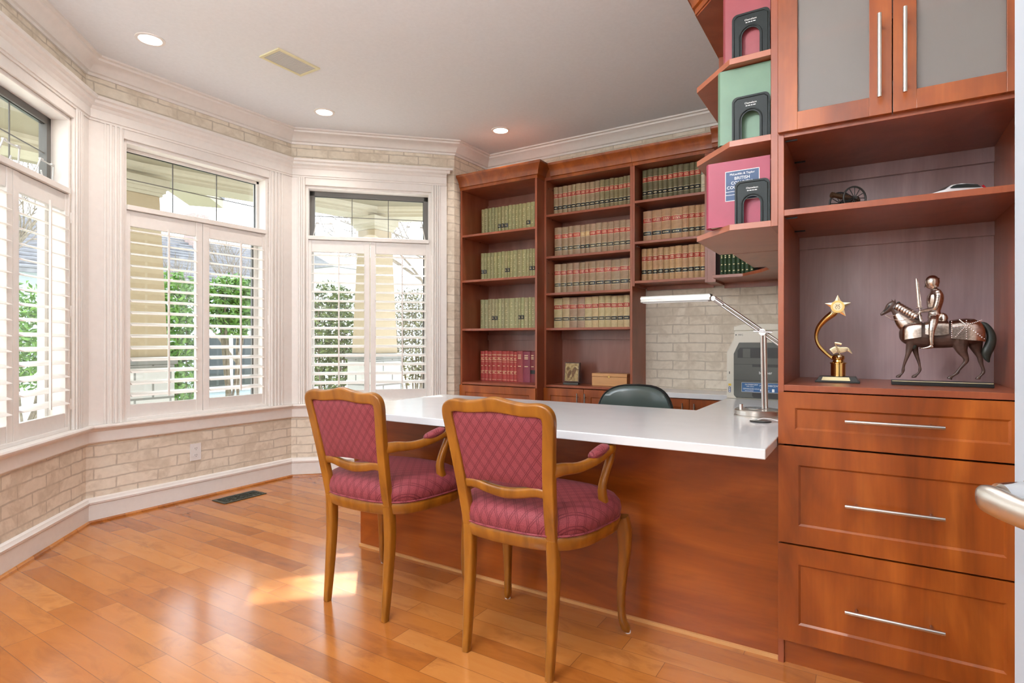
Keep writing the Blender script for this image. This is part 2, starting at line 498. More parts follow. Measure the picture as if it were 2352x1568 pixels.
solid_wall('wall_back', XE, XR, YB, YB + .1)
solid_wall('wall_right_back', XW, XW + .1, 2.70, YB, ax=1)
solid_wall('wall_alcove', XW, XR, 2.62, 2.70)
solid_wall('wall_right', XR, XR + .1, -1.3, 2.62, 'drywall')
solid_wall('wall_front', XE, XR, -1.4, -1.3, 'drywall')
solid_wall('wall_left_front', XE - .1, XE, -1.3, YS, ax=1)

path_full = [(XE, -1.3), (XE, YS), (XL, A0[1]), (XL, C0[1]), (XE, YE), (XE, YB), (XW, YB)]
crown = [(0, 2.640), (.012, 2.640), (.014, 2.655), (.026, 2.660), (.034, 2.676), (.058, 2.704), (.080, 2.716), (.084, 2.728), (.100, 2.732), (.100, H), (0, H)]
struct(MB().sweep(crown, path_full).build('trim_1', 'trim', smooth=30))
path_head = [FA(1.24, 0, 0)[:2], A0, C0, FC(1.232, 0, 0)[:2]]
head = [(0, 2.375), (.024, 2.375), (.024, 2.388), (.030, 2.390), (.030, 2.440), (.036, 2.446), (.040, 2.458), (.056, 2.472), (.060, 2.488), (.076, 2.494), (.080, 2.510), (0, 2.510)]
struct(MB().sweep(head, path_head).build('trim_2', 'trim', smooth=30))
# returned right end of the header lip
m = MB(); m.prism([(1.232, 0), (1.232, .08), (1.278, .08), (1.278, 0)], 2.494, 2.510, fr=FC)
m.prism([(1.232, 0), (1.232, .055), (1.258, .055), (1.258, 0)], 2.470, 2.494, fr=FC)
struct(m.build('trim_3', 'trim'))
path_sill = [FA(1.24, 0, 0)[:2], A0, C0, FC(1.25, 0, 0)[:2]]
sill = [(0, .466), (.012, .466), (.020, .474), (.020, .535), (.026, .540), (.034, .552), (.034, .556), (.052, .558), (.055, .566), (.052, .575), (0, .575)]
struct(MB().sweep(sill, path_sill).build('trim_4', 'trim', smooth=30))
bbp = [(0, 0), (.018, 0), (.018, .105), (.024, .110), (.026, .122), (.020, .128), (.016, .140), (.006, .146), (0, .146)]
struct(MB().sweep(bbp, [(XE, -1.3), (XE, YS), (XL, A0[1]), (XL, C0[1]), (XE, YE), (XE, 3.86)]).build('baseboard_left', 'trim', smooth=30))
shoe = [(.018, 0), (.034, 0), (.032, .008), (.026, .013), (.018, .015)]
struct(MB().sweep(shoe, [(XE, -1.3), (XE, YS), (XL, A0[1]), (XL, C0[1]), (XE, YE), (XE, 3.86)]).build('trim_5', 'floor', smooth=30))

# ---- windows: casing, jamb liner, transom sash, lower sash, panes, latches
def window(n, F, L, ope, dark, c_end, latches):
    a, b2 = ope; T = -.14
    w = link(D.objects.new('window_%d' % n, None)); w.location = F((a + b2) / 2, 0, ZS); w['kind'] = 'structure'; w['_w'] = 1
    cas = MB()
    for t0, t1, s in ((0 if c_end[0] is None else c_end[0], a, -1), (b2, L if c_end[1] is None else c_end[1], 1)):
        cas.box(t0, t1, 0, .018, ZS, 2.376, fr=F)
        if s < 0: cas.box(a, b2, 0, .018, ZT, 2.376, fr=F)
        # raised flutes toward the outer side
        x0 = min(t0, t1) if s < 0 else max(t0, t1)
        wd = abs(t1 - t0)
        for q in (.62, .76, .90):
            c2 = x0 - s * wd * q
            cas.box(c2 - .007, c2 + .007, .018, .027, ZS, 2.376, fr=F)
        c2 = x0 - s * wd * .44
        cas.box(min(c2, c2 - s * .012), max(c2, c2 - s * .012), .018, .024, ZS, 2.376, fr=F)
    cas.build('casing', 'trim', w, bevel=.003)
    j = MB()
    th = .022
    j.box(a, a + th, T, .0, ZS, ZT, fr=F); j.box(b2 - th, b2, T, .0, ZS, ZT, fr=F)
    j.box(a + th, b2 - th, T, .0, ZT - th, ZT, fr=F); j.box(a + th, b2 - th, T, .0, ZS, ZS + .02, fr=F)
    j.box(a + th, b2 - th, T, .012, 1.888, 1.918, fr=F)
    j.build('jamb', 'trim', w, bevel=.002)
    a2, b3 = a + th, b2 - th
    fm = 'dark_frame' if dark else 'trim'
    z0, z1 = 1.918, ZT - th
    fw = .038 if dark else .020
    s = MB(); y0, y1 = -.125, -.085
    s.box(a2, b3, y0, y1, z1 - fw, z1, fr=F); s.box(a2, b3, y0, y1, z0, z0 + (.018 if dark else .012), fr=F)
    s.box(a2, a2 + fw, y0, y1, z0, z1, fr=F); s.box(b3 - fw, b3, y0, y1, z0, z1, fr=F)
    s.build('transom_sash', fm, w, bevel=.0015)
    g = MB(); e = .006
    g.box(a2 + fw - e, b3 - fw + e, -.112, -.098, z1 - fw - .004, z1 - fw, fr=F)
    g.box(b3 - fw - .004, b3 - fw, -.112, -.098, z0, z1 - fw, fr=F)
    g.build('gasket', 'black', w)
    pz = z0 + (.018 if dark else .012)
    MB().box(a2 + fw - .003, b3 - fw + .003, -.108, -.104, pz - .002, z1 - fw + .002, fr=F).build('transom_pane', 'glass', w)
    mu = MB()
    for q in (1 / 3, 2 / 3):
        c2 = a2 + fw + (b3 - a2 - 2 * fw) * q
        mu.box(c2 - .0028, c2 + .0028, -.103, -.098, pz, z1 - fw, fr=F)
    zc = pz + (z1 - fw - pz) * .5
    mu.box(a2 + fw, b3 - fw, -.1029, -.0981, zc - .0025, zc + .0025, fr=F)
    mu.build('muntin', 'dark_frame', w)
    # lower sash behind the shutters
    s = MB(); z0, z1 = ZS + .02, 1.888; fw2 = .030
    for p0, p1, q0, q1 in ((a2, b3, z1 - fw2, z1), (a2, b3, z0, z0 + fw2), (a2, a2 + fw2, z0, z1), (b3 - fw2, b3, z0, z1)):
        s.box(p0, p1, -.136, -.100, q0, q1, fr=F)
    s.build('lower_sash', 'trim', w, bevel=.0015)
    s = MB()
    if dark or n == 2:
        s.box(b3 - fw2 - .010, b3 - fw2, -.128, -.108, z0 + fw2, z1 - fw2, fr=F)
        s.build('sash_seal', 'dark_frame', w)
    MB().box(a2 + fw2 - .003, b3 - fw2 + .003, -.120, -.116, z0 + fw2 - .002, z1 - fw2 + .002, fr=F).build('lower_pane', 'glass', w)
    for lc in latches:
        l = MB(); zb = 1.922; hw, hh = .075, .105
        l.tube([F(lc - hw - .012, -.075, zb), F(lc - hw + .012, -.055, zb + hh), F(lc + hw - .012, -.055, zb + hh), F(lc + hw + .012, -.075, zb)], .0045, n=8)
        l.box(lc - hw * .7 - .012, lc - hw * .7 + .012, -.062, -.050, zb + hh + .002, zb + hh + .010, fr=F)
        l.box(lc + hw * .7 - .012, lc + hw * .7 + .012, -.062, -.050, zb + hh + .002, zb + hh + .010, fr=F)
        lo = l.build('latch', 'clip', w, smooth=40)
        r = MB(); r.tube([F(lc + .0, -.070, zb + .002), F(lc + (.055 if lc < .5 else .002), -.055, zb + .05)], .004, n=8)
        r.cyl(F(lc - .008, -.07, zb + .002), F(lc + .008, -.07, zb + .002), .006)
        r.build('lever', 'clip', lo, smooth=40)
    return w
window(1, FA, LC, OPEN['A'], True, (None, 1.235), (.165 + .12, .165 + .42))
window(2, FB, 1.40, OPEN['B'], False, (None, None), ())
window(3, FC, LC, OPEN['C'], True, (None, 1.235), (.245, .975))

# ---- plantation shutters, each hinged panel a thing
def shutter(F, t0, t1, label, outer):
    th = thing('plantation_shutter', label, 'shutter', F((t0 + t1) / 2, -.02, .58), 'shutter panels across the bay')
    y0, y1 = -.034, -.004
    st = .043
    zb, zt = .582, 1.885; ob, ot = .675, 1.790
    f = MB()
    f.box(t0, t0 + st, y0, y1, zb, zt, fr=F); f.box(t1 - st, t1, y0, y1, zb, zt, fr=F)
    f.box(t0 + st, t1 - st, y0, y1 - .004, ot, zt, fr=F); f.box(t0 + st, t1 - st, y0, y1 - .004, zb, ob, fr=F)
    f.build('frame', 'trim', th, bevel=.002)
    l = MB(); n = 15; sp = .0735; z = ob + .062
    tilt = math.radians(15)
    a, b2 = t0 + st + .001, t1 - st - .001
    for i in range(n):
        zc = z + i * sp
        sec = []
        for j in range(12):
            th2 = 2 * math.pi * j / 12
            x, y = .040 * math.cos(th2), .0050 * math.sin(th2)
            # inner edge low, outer edge high
            sec.append((-.019 + x * math.cos(tilt) + y * math.sin(tilt), zc - x * math.sin(tilt) + y * math.cos(tilt)))
        l.ring([[F(t, w_, z_) for w_, z_ in sec] for t in (a, b2)])
    l.build('louvers', 'trim', th, smooth=50)
    c2 = (t0 + t1) / 2 + .008
    r = MB(); r.box(c2 - .0055, c2 + .0055, .0245, .0345, z - .02, z + (n - 1) * sp + .035, fr=F)
    r.build('tilt_rod', 'trim', th, bevel=.001)
    side = t0 - .002 if outer < 0 else t1 + .002
    for hz in (.72, 1.24, 1.76):
        MB().cyl(F(side, .001, hz - .03), F(side, .001, hz + .03), .0045, n=8).build('hinge', 'trim', th, smooth=40)
    return th
for F, (a, b2), nm in ((FA, OPEN['A'], 'nearest'), (FB, OPEN['B'], 'middle'), (FC, OPEN['C'], 'far')):
    a, b2 = a + .002, b2 - .002; mid = (a + b2) / 2
    desc = {'nearest': 'bay window cut by the photo\'s left edge', 'middle': 'middle bay window', 'far': 'bay window beside the bookcases'}[nm]
    if F is FA:
        shutter(F, a, mid - .003, 'white louvered shutter panel, right half of the ' + desc, -1)
        shutter(F, mid + .003, b2, 'white louvered shutter panel, left half of the ' + desc, 1)
    else:
        shutter(F, a, mid - .003, 'white louvered shutter panel, left half of the ' + desc, -1)
        shutter(F, mid + .003, b2, 'white louvered shutter panel, right half of the ' + desc, 1)

# ---- door at the right, hung on the right wall
LE = Vector((.138, .853, 0)); HI = Vector((.558, .187, 0))
dd = (HI - LE).normalized(); dn = Vector((-dd.y, dd.x, 0)); dn = dn if dn.x < 0 else -dn
FD = lambda t, w, z: LE + dd * t + dn * w + Vector((0, 0, z))
door = link(D.objects.new('door_1', None)); door['kind'] = 'structure'; door.location = HI; door['_w'] = 1
LD = (HI - LE).length
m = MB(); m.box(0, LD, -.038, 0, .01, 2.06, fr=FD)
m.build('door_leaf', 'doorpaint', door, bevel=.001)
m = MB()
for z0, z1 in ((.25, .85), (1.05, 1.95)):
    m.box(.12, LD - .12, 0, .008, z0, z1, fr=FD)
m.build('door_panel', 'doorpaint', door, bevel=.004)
hz = .902; ht = .052
m = MB(); m.cyl(FD(ht, 0, hz), FD(ht, .012, hz), .027, n=28)
hd = m.build('door_handle', 'nickel', door, smooth=40)
m = MB(); m.cyl(FD(ht, .012, hz + .006), FD(ht, .060, hz + .004), .0165, .0155, n=28)
m.cyl(FD(ht, .022, hz + .006), FD(ht, .0245, hz + .006), .0185, n=28)
m.build('neck', 'chrome', hd, smooth=40)
m = MB()
m.loft([FD(ht - .016, .070, hz + .003), FD(ht - .012, .070, hz + .003), FD(ht, .068, hz + .001), FD(ht + .03, .065, hz - .003), FD(ht + .07, .061, hz - .005), FD(ht + .105, .058, hz - .006), FD(ht + .115, .058, hz - .006)],
       [(.003, .006), (.007, .0125), (.009, .0155), (.009, .0150), (.0085, .014), (.007, .012), (.002, .004)], n=20, ex=2.2)
m.build('lever', 'nickel', hd, smooth=60)
struct(MB().box(XR - .04, XR, .13, .24, 0, 2.10).build('trim_6', 'trim'))

# ------------------------------------------------------------------ ceiling fixtures and lamps
def downlight(x, y, label):
    t = thing('recessed_downlight', label, 'ceiling light', (x, y, H), 'recessed downlights')
    m = MB(); m.lathe([(.073, H), (.073, H - .004), (.058, H - .006), (.055, H - .002), (.055, H)], (x, y, 0), 32)
    m.build('trim_ring', 'trim', t, smooth=40)
    m = MB(); m.cyl((x, y, H - .0015), (x, y, H - .0035), .056, n=32)
    m.build('lens', 'lens', t)
    L = D.lights.new('downlight_lamp', 'SPOT'); L.energy = LAMP_DOWN * 4; L.color = WARM; L.spot_size = math.radians(130); L.spot_blend = 1; L.shadow_soft_size = .05
    lo = link(D.objects.new('downlight_lamp', L)); lo.parent = t; lo.location = (0, 0, -.012)
downlight(-3.375, 1.595, 'round recessed ceiling light nearest the left window, before the grille')
downlight(-3.371, 2.778, 'middle round recessed ceiling light, in front of the window corner')
downlight(-2.481, 3.764, 'round recessed ceiling light in front of the left bookcase')
downlight(-.25, 1.0, 'added recessed fill light before the tall cabinet, unseen beyond the frame')  # extra lamp added out of view to brighten the room
# added globe fill lamp, unseen above the frame
t = thing('fill_globe_lamp', 'added round globe fill lamp overhead, unseen above the picture', 'ceiling light', (-1.0, .75, H))
MB().cyl((-1.0, .75, H), (-1.0, .75, H - .03), .12, n=32).build('canopy', 'trim', t, smooth=40)
MB().lathe([(.06, 2.62), (.10, 2.60), (.118, 2.56), (.11, 2.51), (.07, 2.475), (.01, 2.465)], (-1.0, .75, 0), 32).build('globe', 'bulb', t, smooth=60)
MB().cyl((-1.0, .75, H - .03), (-1.0, .75, 2.60), .06, n=24).build('collar', 'steel', t, smooth=40)
L = D.lights.new('globe_fill_light', 'POINT'); L.energy = FILL_GLOBE; L.color = (1.0, .96, .90); L.shadow_soft_size = .07
lo = link(D.objects.new('globe_fill_light', L)); lo.parent = t; lo.location = (0, 0, -.36)

# added fill lamp on a floor stand, unseen behind the camera
t = thing('fill_floor_lamp', 'added floor fill lamp with open white shade, unseen behind the viewpoint', 'lamp', (-1.35, -.85, 0))
MB().lathe([(0, .0005), (.14, .0005), (.14, .015), (.10, .025), (.014, .035), (.014, 1.62), (0, 1.62)], (-1.35, -.85, 0), 32).build('stand', 'steel', t, smooth=40)
m = MB(); m.lathe([(.20, 1.44), (.15, 1.72), (.148, 1.72), (.198, 1.44)], (-1.35, -.85, 0), 36)
sm, snt, sb = base('lamp_shade_fabric', (.9, .9, .88), .8, trans=0); sb.inputs['Alpha'].default_value = .35; M['shade'] = sm
m.build('shade', 'shade', t, smooth=60)
MB().ellipsoid((-1.35, -.85, 1.56), (.035, .035, .05)).build('bulb', 'bulb', t, smooth=60)
L = D.lights.new('floor_fill_light', 'POINT'); L.energy = FILL_FLOOR; L.color = (.92, .96, 1.0); L.shadow_soft_size = .09
lo = link(D.objects.new('floor_fill_light', L)); lo.parent = t; lo.location = (0, 0, 1.66)
L = D.lights.new('floor_fill_uplight', 'SPOT'); L.energy = 350; L.color = (.72, .87, 1.0); L.spot_size = math.radians(150); L.spot_blend = .8; L.shadow_soft_size = .08  # added uplight that brightens the ceiling
lo = link(D.objects.new('floor_fill_uplight', L)); lo.parent = t; lo.location = (0, 0, 1.70); lo.rotation_euler = (math.radians(180), 0, 0)

t = thing('ceiling_speaker_grille', 'rectangular ceiling grille with yellowed frame between the downlights', 'vent', (-2.94, 2.175, H))
m = MB(); x0, x1, y0, y1 = -3.035, -2.852, 2.03, 2.32
for a, b2, c2, d2 in ((x0, x1, y0, y0 + .018), (x0, x1, y1 - .018, y1), (x0, x0 + .018, y0 + .018, y1 - .018), (x1 - .018, x1, y0 + .018, y1 - .018)):
    m.box(a, b2, c2, d2, H - .007, H)
m.build('frame', 'vent_frame', t)
m = MB(); m.box(x0 + .018, x1 - .018, y0 + .018, y1 - .018, H - .004, H)
for i in range(30):
    y = y0 + .022 + i * .0083
    m.box(x0 + .02, x1 - .02, y, y + .003, H - .0055, H - .004)
m.build('grille', 'vent_grille', t)

# floor register
t = thing('floor_register', 'dark bronze scrolled floor vent under the middle window', 'vent', (-3.66, 2.31, 0))
x0, x1, y0, y1 = -3.742, -3.592, 2.155, 2.462
m = MB()
for a, b2, c2, d2 in ((x0, x1, y0, y0 + .02), (x0, x1, y1 - .02, y1), (x0, x0 + .02, y0 + .02, y1 - .02), (x1 - .02, x1, y0 + .02, y1 - .02)):
    m.box(a, b2, c2, d2, 0.0005, .006)
m.build('frame', 'bronze', t, bevel=.001)
m = MB()
for i in range(5):
    for j in range(2):
        cx, cy = x0 + .0475 + j * .055, y0 + .046 + i * .054
        pts = [(cx + .021 * (1 - k / 26) * math.cos(k * .5), cy + .023 * (1 - k / 26) * math.sin(k * .5), .004) for k in range(22)]
        m.tube(pts, .0028, n=5)
for i in range(9):
    y = y0 + .03 + i * .031
    m.box(x0 + .02, x1 - .02, y - .0016, y + .0016, .001, .004)
m.box(x0 + .073, x0 + .077, y0 + .02, y1 - .02, .001, .004)
m.build('scrollwork', 'bronze', t)
MB().box(x0 + .02, x1 - .02, y0 + .02, y1 - .02, .0004, .0008).build('opening', 'shadow_plastic', t)

# outlet
t = thing('wall_outlet', 'white duplex power outlet on the brick wallpaper below the middle window', 'outlet', (XL, 2.131, .317))
MB().box(.604, .678, 0, .006, .259, .375, fr=FB).build('cover_plate', 'outlet', t, bevel=.002)
for zc in (.294, .340):
    o2 = MB(); o2.prism([(.641 + .017 * math.cos(a), zc + .014 * math.sin(a)) for a in (math.pi * 2 * k / 20 for k in range(20))], .006, .008, fr=lambda x, y, z: FB(x, z, y))
    r = o2.build('receptacle', 'outlet', t)
    s = MB(); s.box(.6335, .6355, .008, .0085, zc - .001, zc + .008, fr=FB); s.box(.6465, .6485, .008, .0085, zc - .001, zc + .008, fr=FB)
    s.cyl(FB(.641, .008, zc - .007), FB(.641, .0085, zc - .007), .0022, n=10)
    s.build('slot', 'shadow_plastic', r)

# ------------------------------------------------------------------ cabinetry
def cleat(x0, x1, y, z0, z1, t, m=None):
    MB().box(x0, x1, y - .016, y, z0, z1).build('back_rail', m or 'cherry_sheen', t, bevel=.001)

def shaker(x0, x1, z0, z1, y, name, parent, fr=None, rail=.057, inset=.006, mat='cherry_v', th=.018):
    """flat front with a routed rectangular recess; front face at y, body behind it"""
    m = MB(); k = .006
    X = [x0, x0 + rail, x1 - rail, x1]; Z = [z0, z0 + rail, z1 - rail, z1]
    b0 = th; F_ = fr or (lambda x, y_, z: Vector((x, y_, z)))
    def q(pts): 
        m.add([F_(*p) for p in pts], [tuple(range(len(pts)))])
    o = [(X[0], y, Z[0]), (X[3], y, Z[0]), (X[3], y, Z[3]), (X[0], y, Z[3])]
    a = [(X[1], y, Z[1]), (X[2], y, Z[1]), (X[2], y, Z[2]), (X[1], y, Z[2])]
    c = [(X[1] + k, y + inset, Z[1] + k), (X[2] - k, y + inset, Z[1] + k), (X[2] - k, y + inset, Z[2] - k), (X[1] + k, y + inset, Z[2] - k)]
    bk = [(p[0], y + b0, p[2]) for p in o]
    vs = [F_(*p) for p in o + a + c + bk]
    fs = []
    for i in range(4):
        j = (i + 1) % 4
        fs += [(i, j, 4 + j, 4 + i), (4 + i, 4 + j, 8 + j, 8 + i), (j, i, 12 + i, 12 + j)]
    fs += [(8, 9, 10, 11), (15, 14, 13, 12)]
    m.add(vs, fs)
    return m.build(name, mat, parent)

def bar_handle(p0, p1, out, parent, r=.006, inset=.03):
    p0, p1, out = Vector(p0), Vector(p1), Vector(out)
    d = (p1 - p0).normalized()
    m = MB(); m.cyl(p0 + out, p1 + out, r, n=14)
    h = m.build('handle', 'steel', parent, smooth=40)
    for q in (p0 + d * inset, p1 - d * inset):
        MB().cyl(q + out * .02, q + out * .96, r * .75, n=10).build('standoff', 'steel', h, smooth=40)
    return h

CF = 2.086        # front of the tall cabinet carcass
CX0, CX1 = -.263, .382
t = thing('tall_display_cabinet', 'tall cherry cabinet with frosted glass doors, open niche and three drawers', 'cabinet', (.06, 2.35, 0))
for nm, x0, x1 in (('side_panel', CX0, CX0 + .018), ('side_panel', CX1 - .018, CX1)):
    MB().box(x0, x1, CF, 2.60, 0, 2.70).build(nm, 'cherry_c', t, bevel=.001)
MB().box(CX0 + .018, CX1 - .018, 2.584, 2.600, .09, 2.70).build('back_panel', 'cherry_sheen', t)
for z0, z1, nm in ((.906, .926, 'niche_floor'), (1.488, 1.508, 'shelf'), (1.748, 1.770, 'niche_top'), (2.055, 2.073, 'shelf'), (2.68, 2.70, 'top_panel')):
    MB().box(CX0 + .018, CX1 - .018, CF + (.0 if z0 < 2 or z0 > 2.5 else .002), 2.584, z0, z1).build(nm, 'cherry_c', t, bevel=.001)
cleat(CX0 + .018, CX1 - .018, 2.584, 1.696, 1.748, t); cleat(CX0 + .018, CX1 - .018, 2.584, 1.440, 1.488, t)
MB().box(CX0 + .018, CX1 - .018, CF + .012, CF + .030, 0, .083).build('toe_kick', 'cherry_h', t)
for (z0, z1), hz in (((.733, .903), .822), ((.409, .727), .560), ((.086, .403), .233)):
    d = shaker(CX0 + .003, CX1 - .003, z0, z1, CF - .019, 'drawer_front', t, mat='cherry_v', rail=.050 if z1 > .8 else .060)
    bar_handle((-.068, CF - .015, hz), (.180, CF - .015, hz), (0, -.034, 0), d)
for x0, x1, hx in ((CX0 + .002, .0535, .022), (.0565, .377, .085)):
    z0, z1 = 1.762, 2.66
    m = MB(); y0, y1 = CF - .019, CF - .001; s = .058
    m.box(x0, x0 + s, y0, y1, z0, z1); m.box(x1 - s, x1, y0, y1, z0, z1)
    m.box(x0 + s, x1 - s, y0, y1, z0, z0 + s); m.box(x0 + s, x1 - s, y0, y1, z1 - s, z1)
    d = m.build('door', 'cherry_v', t, bevel=.0008)
    MB().box(x0 + s - .004, x1 - s + .004, CF - .010, CF - .005, z0 + s - .004, z1 - s + .004).build('glass_pane', 'frost', d)
    bar_handle((hx, CF - .019, 1.805), (hx, CF - .019, 2.056), (0, -.032, 0), d)
for z in (1.742, 1.482):
    for y in (CF + .03, CF + .30): MB().box(CX0 + .019, CX0 + .055, y, y + .006, z, z + .005).build('shelf_bracket', 'black', t)
MB().sweep([(0, 2.60), (.02, 2.60), (.05, 2.66), (.06, 2.70), (0, 2.70)], [(CX0, CF - .02), (CX1, CF - .02)]).build('crown', 'cherry_c', t, smooth=30)

def crown_mb(path, z0=2.378, z1=2.475, f=.062):
    return MB().sweep([(0, z0 - .022), (.006, z0 - .022), (.006, z0), (.016, z0 + .004), (.022, z0 + .03), (.036, z0 + .058), (f - .006, z0 + .076), (f, z0 + .084), (f, z1), (0, z1)], path)

def bookcase(name, label, x0, x1, yf, shelves, zb, ztop, lower=None):
    t = thing(name, label, 'bookcase', ((x0 + x1) / 2, yf + .1, 0 if zb < .1 else zb))
    for a in (x0, x1 - .018):
        MB().box(a, a + .018, yf, YB - .001, zb, 2.378).build('side_panel', 'cherry_c', t, bevel=.001)
    MB().box(x0 + .018, x1 - .018, YB - .014, YB - .002, zb, 2.378).build('back_panel', 'cherry_half_sheen', t)
    for z in shelves:
        s = MB().box(x0 + .018, x1 - .018, yf + .002, YB - .014, z - .018, z).build('shelf', 'cherry_c', t, bevel=.001)
    MB().box(x0 + .018, x1 - .018, yf, YB - .014, 2.356, 2.378).build('top_panel', 'cherry_c', t, bevel=.001)
    return t

def pins(t, x, ys, zs):
    for z in zs:
        for y in ys: MB().cyl((x, y, z), (x + .010, y, z), .004, n=8).build('shelf_pin', 'steel', t, smooth=40)

U1 = (-2.972, -2.218); U2 = (-2.218, -1.480); U3 = (-1.480, -.945)
t = bookcase('bookcase', 'tall cherry bookcase by the brick wallpaper, with pale green and red books', *U1, 3.883, (1.975, 1.590, 1.179, .725), 0, 2.356)
for z in (2.30, 1.13): cleat(U1[0] + .018, U1[1] - .018, YB - .014, z - .05, z, t, 'cherry_half_sheen')
pins(t, U1[0] + .018, (3.93, 4.14), (1.950, 1.565, 1.154))
crown_mb([(U1[0], 3.883), (U1[1], 3.883), (U1[1], 3.999)]).build('crown', 'cherry_v', t, smooth=40)
d = shaker(U1[0] + .004, U1[1] - .004, .46, .702, 3.864, 'drawer_front', t)
bar_handle((-2.72, 3.864, .60), (-2.46, 3.864, .60), (0, -.03, 0), d)
d = shaker(U1[0] + .004, U1[1] - .004, .09, .455, 3.864, 'drawer_front', t)
bar_handle((-2.72, 3.864, .27), (-2.46, 3.864, .27), (0, -.03, 0), d)

t = bookcase('bookcase', 'middle cherry bookcase full of tan law reports, picture and wooden box below', *U2, 4.0, (2.084, 1.750, 1.457, 1.178, .725), 0, 2.375)
cleat(U2[0] + .018, U2[1] - .018, YB - .014, 1.085, 1.16, t, 'cherry_half_sheen')
pins(t, U2[0] + .018, (4.035, 4.10), (2.30, 2.058, 1.724, 1.62, 1.431, 1.148))
for x0, x1, hx in ((U2[0] + .004, -1.866, -1.906), (-1.862, U2[1] - .004, -1.842)):
    d = shaker(x0, x1, .09, .702, 3.981, 'door', t)
    bar_handle((hx, 3.981, .50), (hx, 3.981, .672), (0, -.03, 0), d)
crown_mb([(U2[0] + .064, 4.0), (U2[1], 4.0)]).build('crown', 'cherry_v', t, smooth=40)
MB().box(U2[0] + .002, U2[1], 4.001, 4.018, 2.3785, 2.474).build('crown_backing', 'cherry_v', t)

t = bookcase('wall_bookcase', 'wall-hung cherry bookcase with dark and tan law reports above the brick panel', *U3, 4.0, (2.099, 1.800, 1.513), 1.474, 2.375)
pins(t, U3[0] + .018, (4.035, 4.08), (2.072, 1.772))
crown_mb([(U3[0] + .002, 4.0), (-.8915, 4.0)]).build('crown', 'cherry_v', t, smooth=40)
MB().box(U3[0] + .018, U3[1] - .018, YB - .032, YB - .014, 1.462, 1.494).build('light_rail', 'cherry_c', t)
MB().box(U3[1], U3[1] + .054, 4.0, YB - .002, 1.474, 2.378).build('filler_post', 'cherry_c', t)

# corner shelf unit behind the end shelves
t = thing('corner_shelf_unit', 'cherry corner shelf unit with dark green books over the printer', 'shelf', (-.5, 4.1, 1.46))
cor = [(-.889, YB - .002), (-.889, 3.90), (-.700, 3.90), (-.560, 3.72), (-.500, 3.60), (-.500, 3.205), (-.245, 3.205), (-.245, YB - .002)]
for z in (1.510, 1.800, 2.099): MB().prism(cor, z - .020, z).build('shelf', 'cherry_c', t, bevel=.001)
MB().prism(cor, 2.356, 2.378).build('top_panel', 'cherry_c', t, bevel=.001)
MB().box(-.889, -.245, YB - .014, YB - .002, 1.51, 2.356).build('back_panel', 'cherry_sheen', t)
MB().box(-.262, -.245, 3.205, YB - .014, 1.51, 2.356).build('side_panel', 'cherry_c', t)
MB().box(-.889, -.262, YB - .032, YB - .014, 1.452, 1.490).build('light_rail', 'cherry_c', t)
crown_mb([(-.889, 3.90), (-.700, 3.90), (-.560, 3.72), (-.500, 3.60), (-.500, 3.205)]).build('crown', 'cherry_v', t, smooth=40)

# end shelves beside the tall cabinet
t = thing('end_shelf_unit', 'cherry open end shelves with clipped corners beside the tall cabinet', 'shelf', (-.42, 2.4, 1.46))
pent = [(-.285, CF), (-.418, CF), (-.573, 2.256), (-.573, 2.634), (-.285, 2.634)]
for z in (1.478, 1.769, 2.056): MB().prism(pent, z - .0205, z).build('shelf', 'cherry_e', t, bevel=.0008)
MB().prism(pent, 2.334, 2.356).build('top_panel', 'cherry_c', t, bevel=.0008)
MB().box(-.285, -.2635, CF, 3.20, 1.4575, 2.70).build('end_panel', 'cherry_c', t, bevel=.0008)
MB().box(-.573, -.285, 2.634, 2.652, 1.4575, 2.334).build('partition', 'cherry_c', t, bevel=.0008)
MB().box(-.520, -.285, 2.660, 3.20, 1.4575, 1.478).build('lower_shelf', 'cherry_c', t, bevel=.0008)
MB().box(-.520, -.285, 3.182, 3.20, 1.478, 2.334).build('partition', 'cherry_c', t, bevel=.0008)
MB().box(-.573, -.285, 2.652, 3.20, 2.334, 2.356).build('top_panel', 'cherry_c', t, bevel=.0008)
crown_mb([(-.30, CF), (-.418, CF), (-.573, 2.256), (-.573, 2.80)][::-1], 2.362, 2.44, .05).build('crown', 'cherry_v', t, smooth=40)

# peninsula desk: carcass and worktop
t = thing('desk', 'cherry desk with long flat modesty panel behind the two armchairs', 'desk', (-1.3, 2.4, 0))
MB().box(-2.27, -.2645, 2.105, 2.125, 0, .7185).build('front_panel', 'cherry_h', t, bevel=.001)
MB().box(-2.27, -2.25, 2.125, 2.66, 0, .7185).build('end_panel', 'cherry_v', t, bevel=.001)
MB().box(-.69, -.67, 2.68, 3.40, 0, .7185).build('return_panel', 'cherry_v', t, bevel=.001)
MB().box(-2.27, -.2645, 2.095, 2.105, 0, .012).build('shoe_moulding', 'ltwood', t)
t = thing('peninsula_worktop', 'white laminate L-shaped desktop with clipped far corner', 'worktop', (-1.3, 2.3, .7185))
top = [(-.2645, 1.828), (-.2645, 3.40), (-.690, 3.40), (-.690, 2.700), (-2.193, 2.700), (-2.193, 2.262), (-2.290, 2.20), (-2.290, 1.828)]
MB().prism(top, .7190, .750).build('worktop', 'counter', t, bevel=.003)

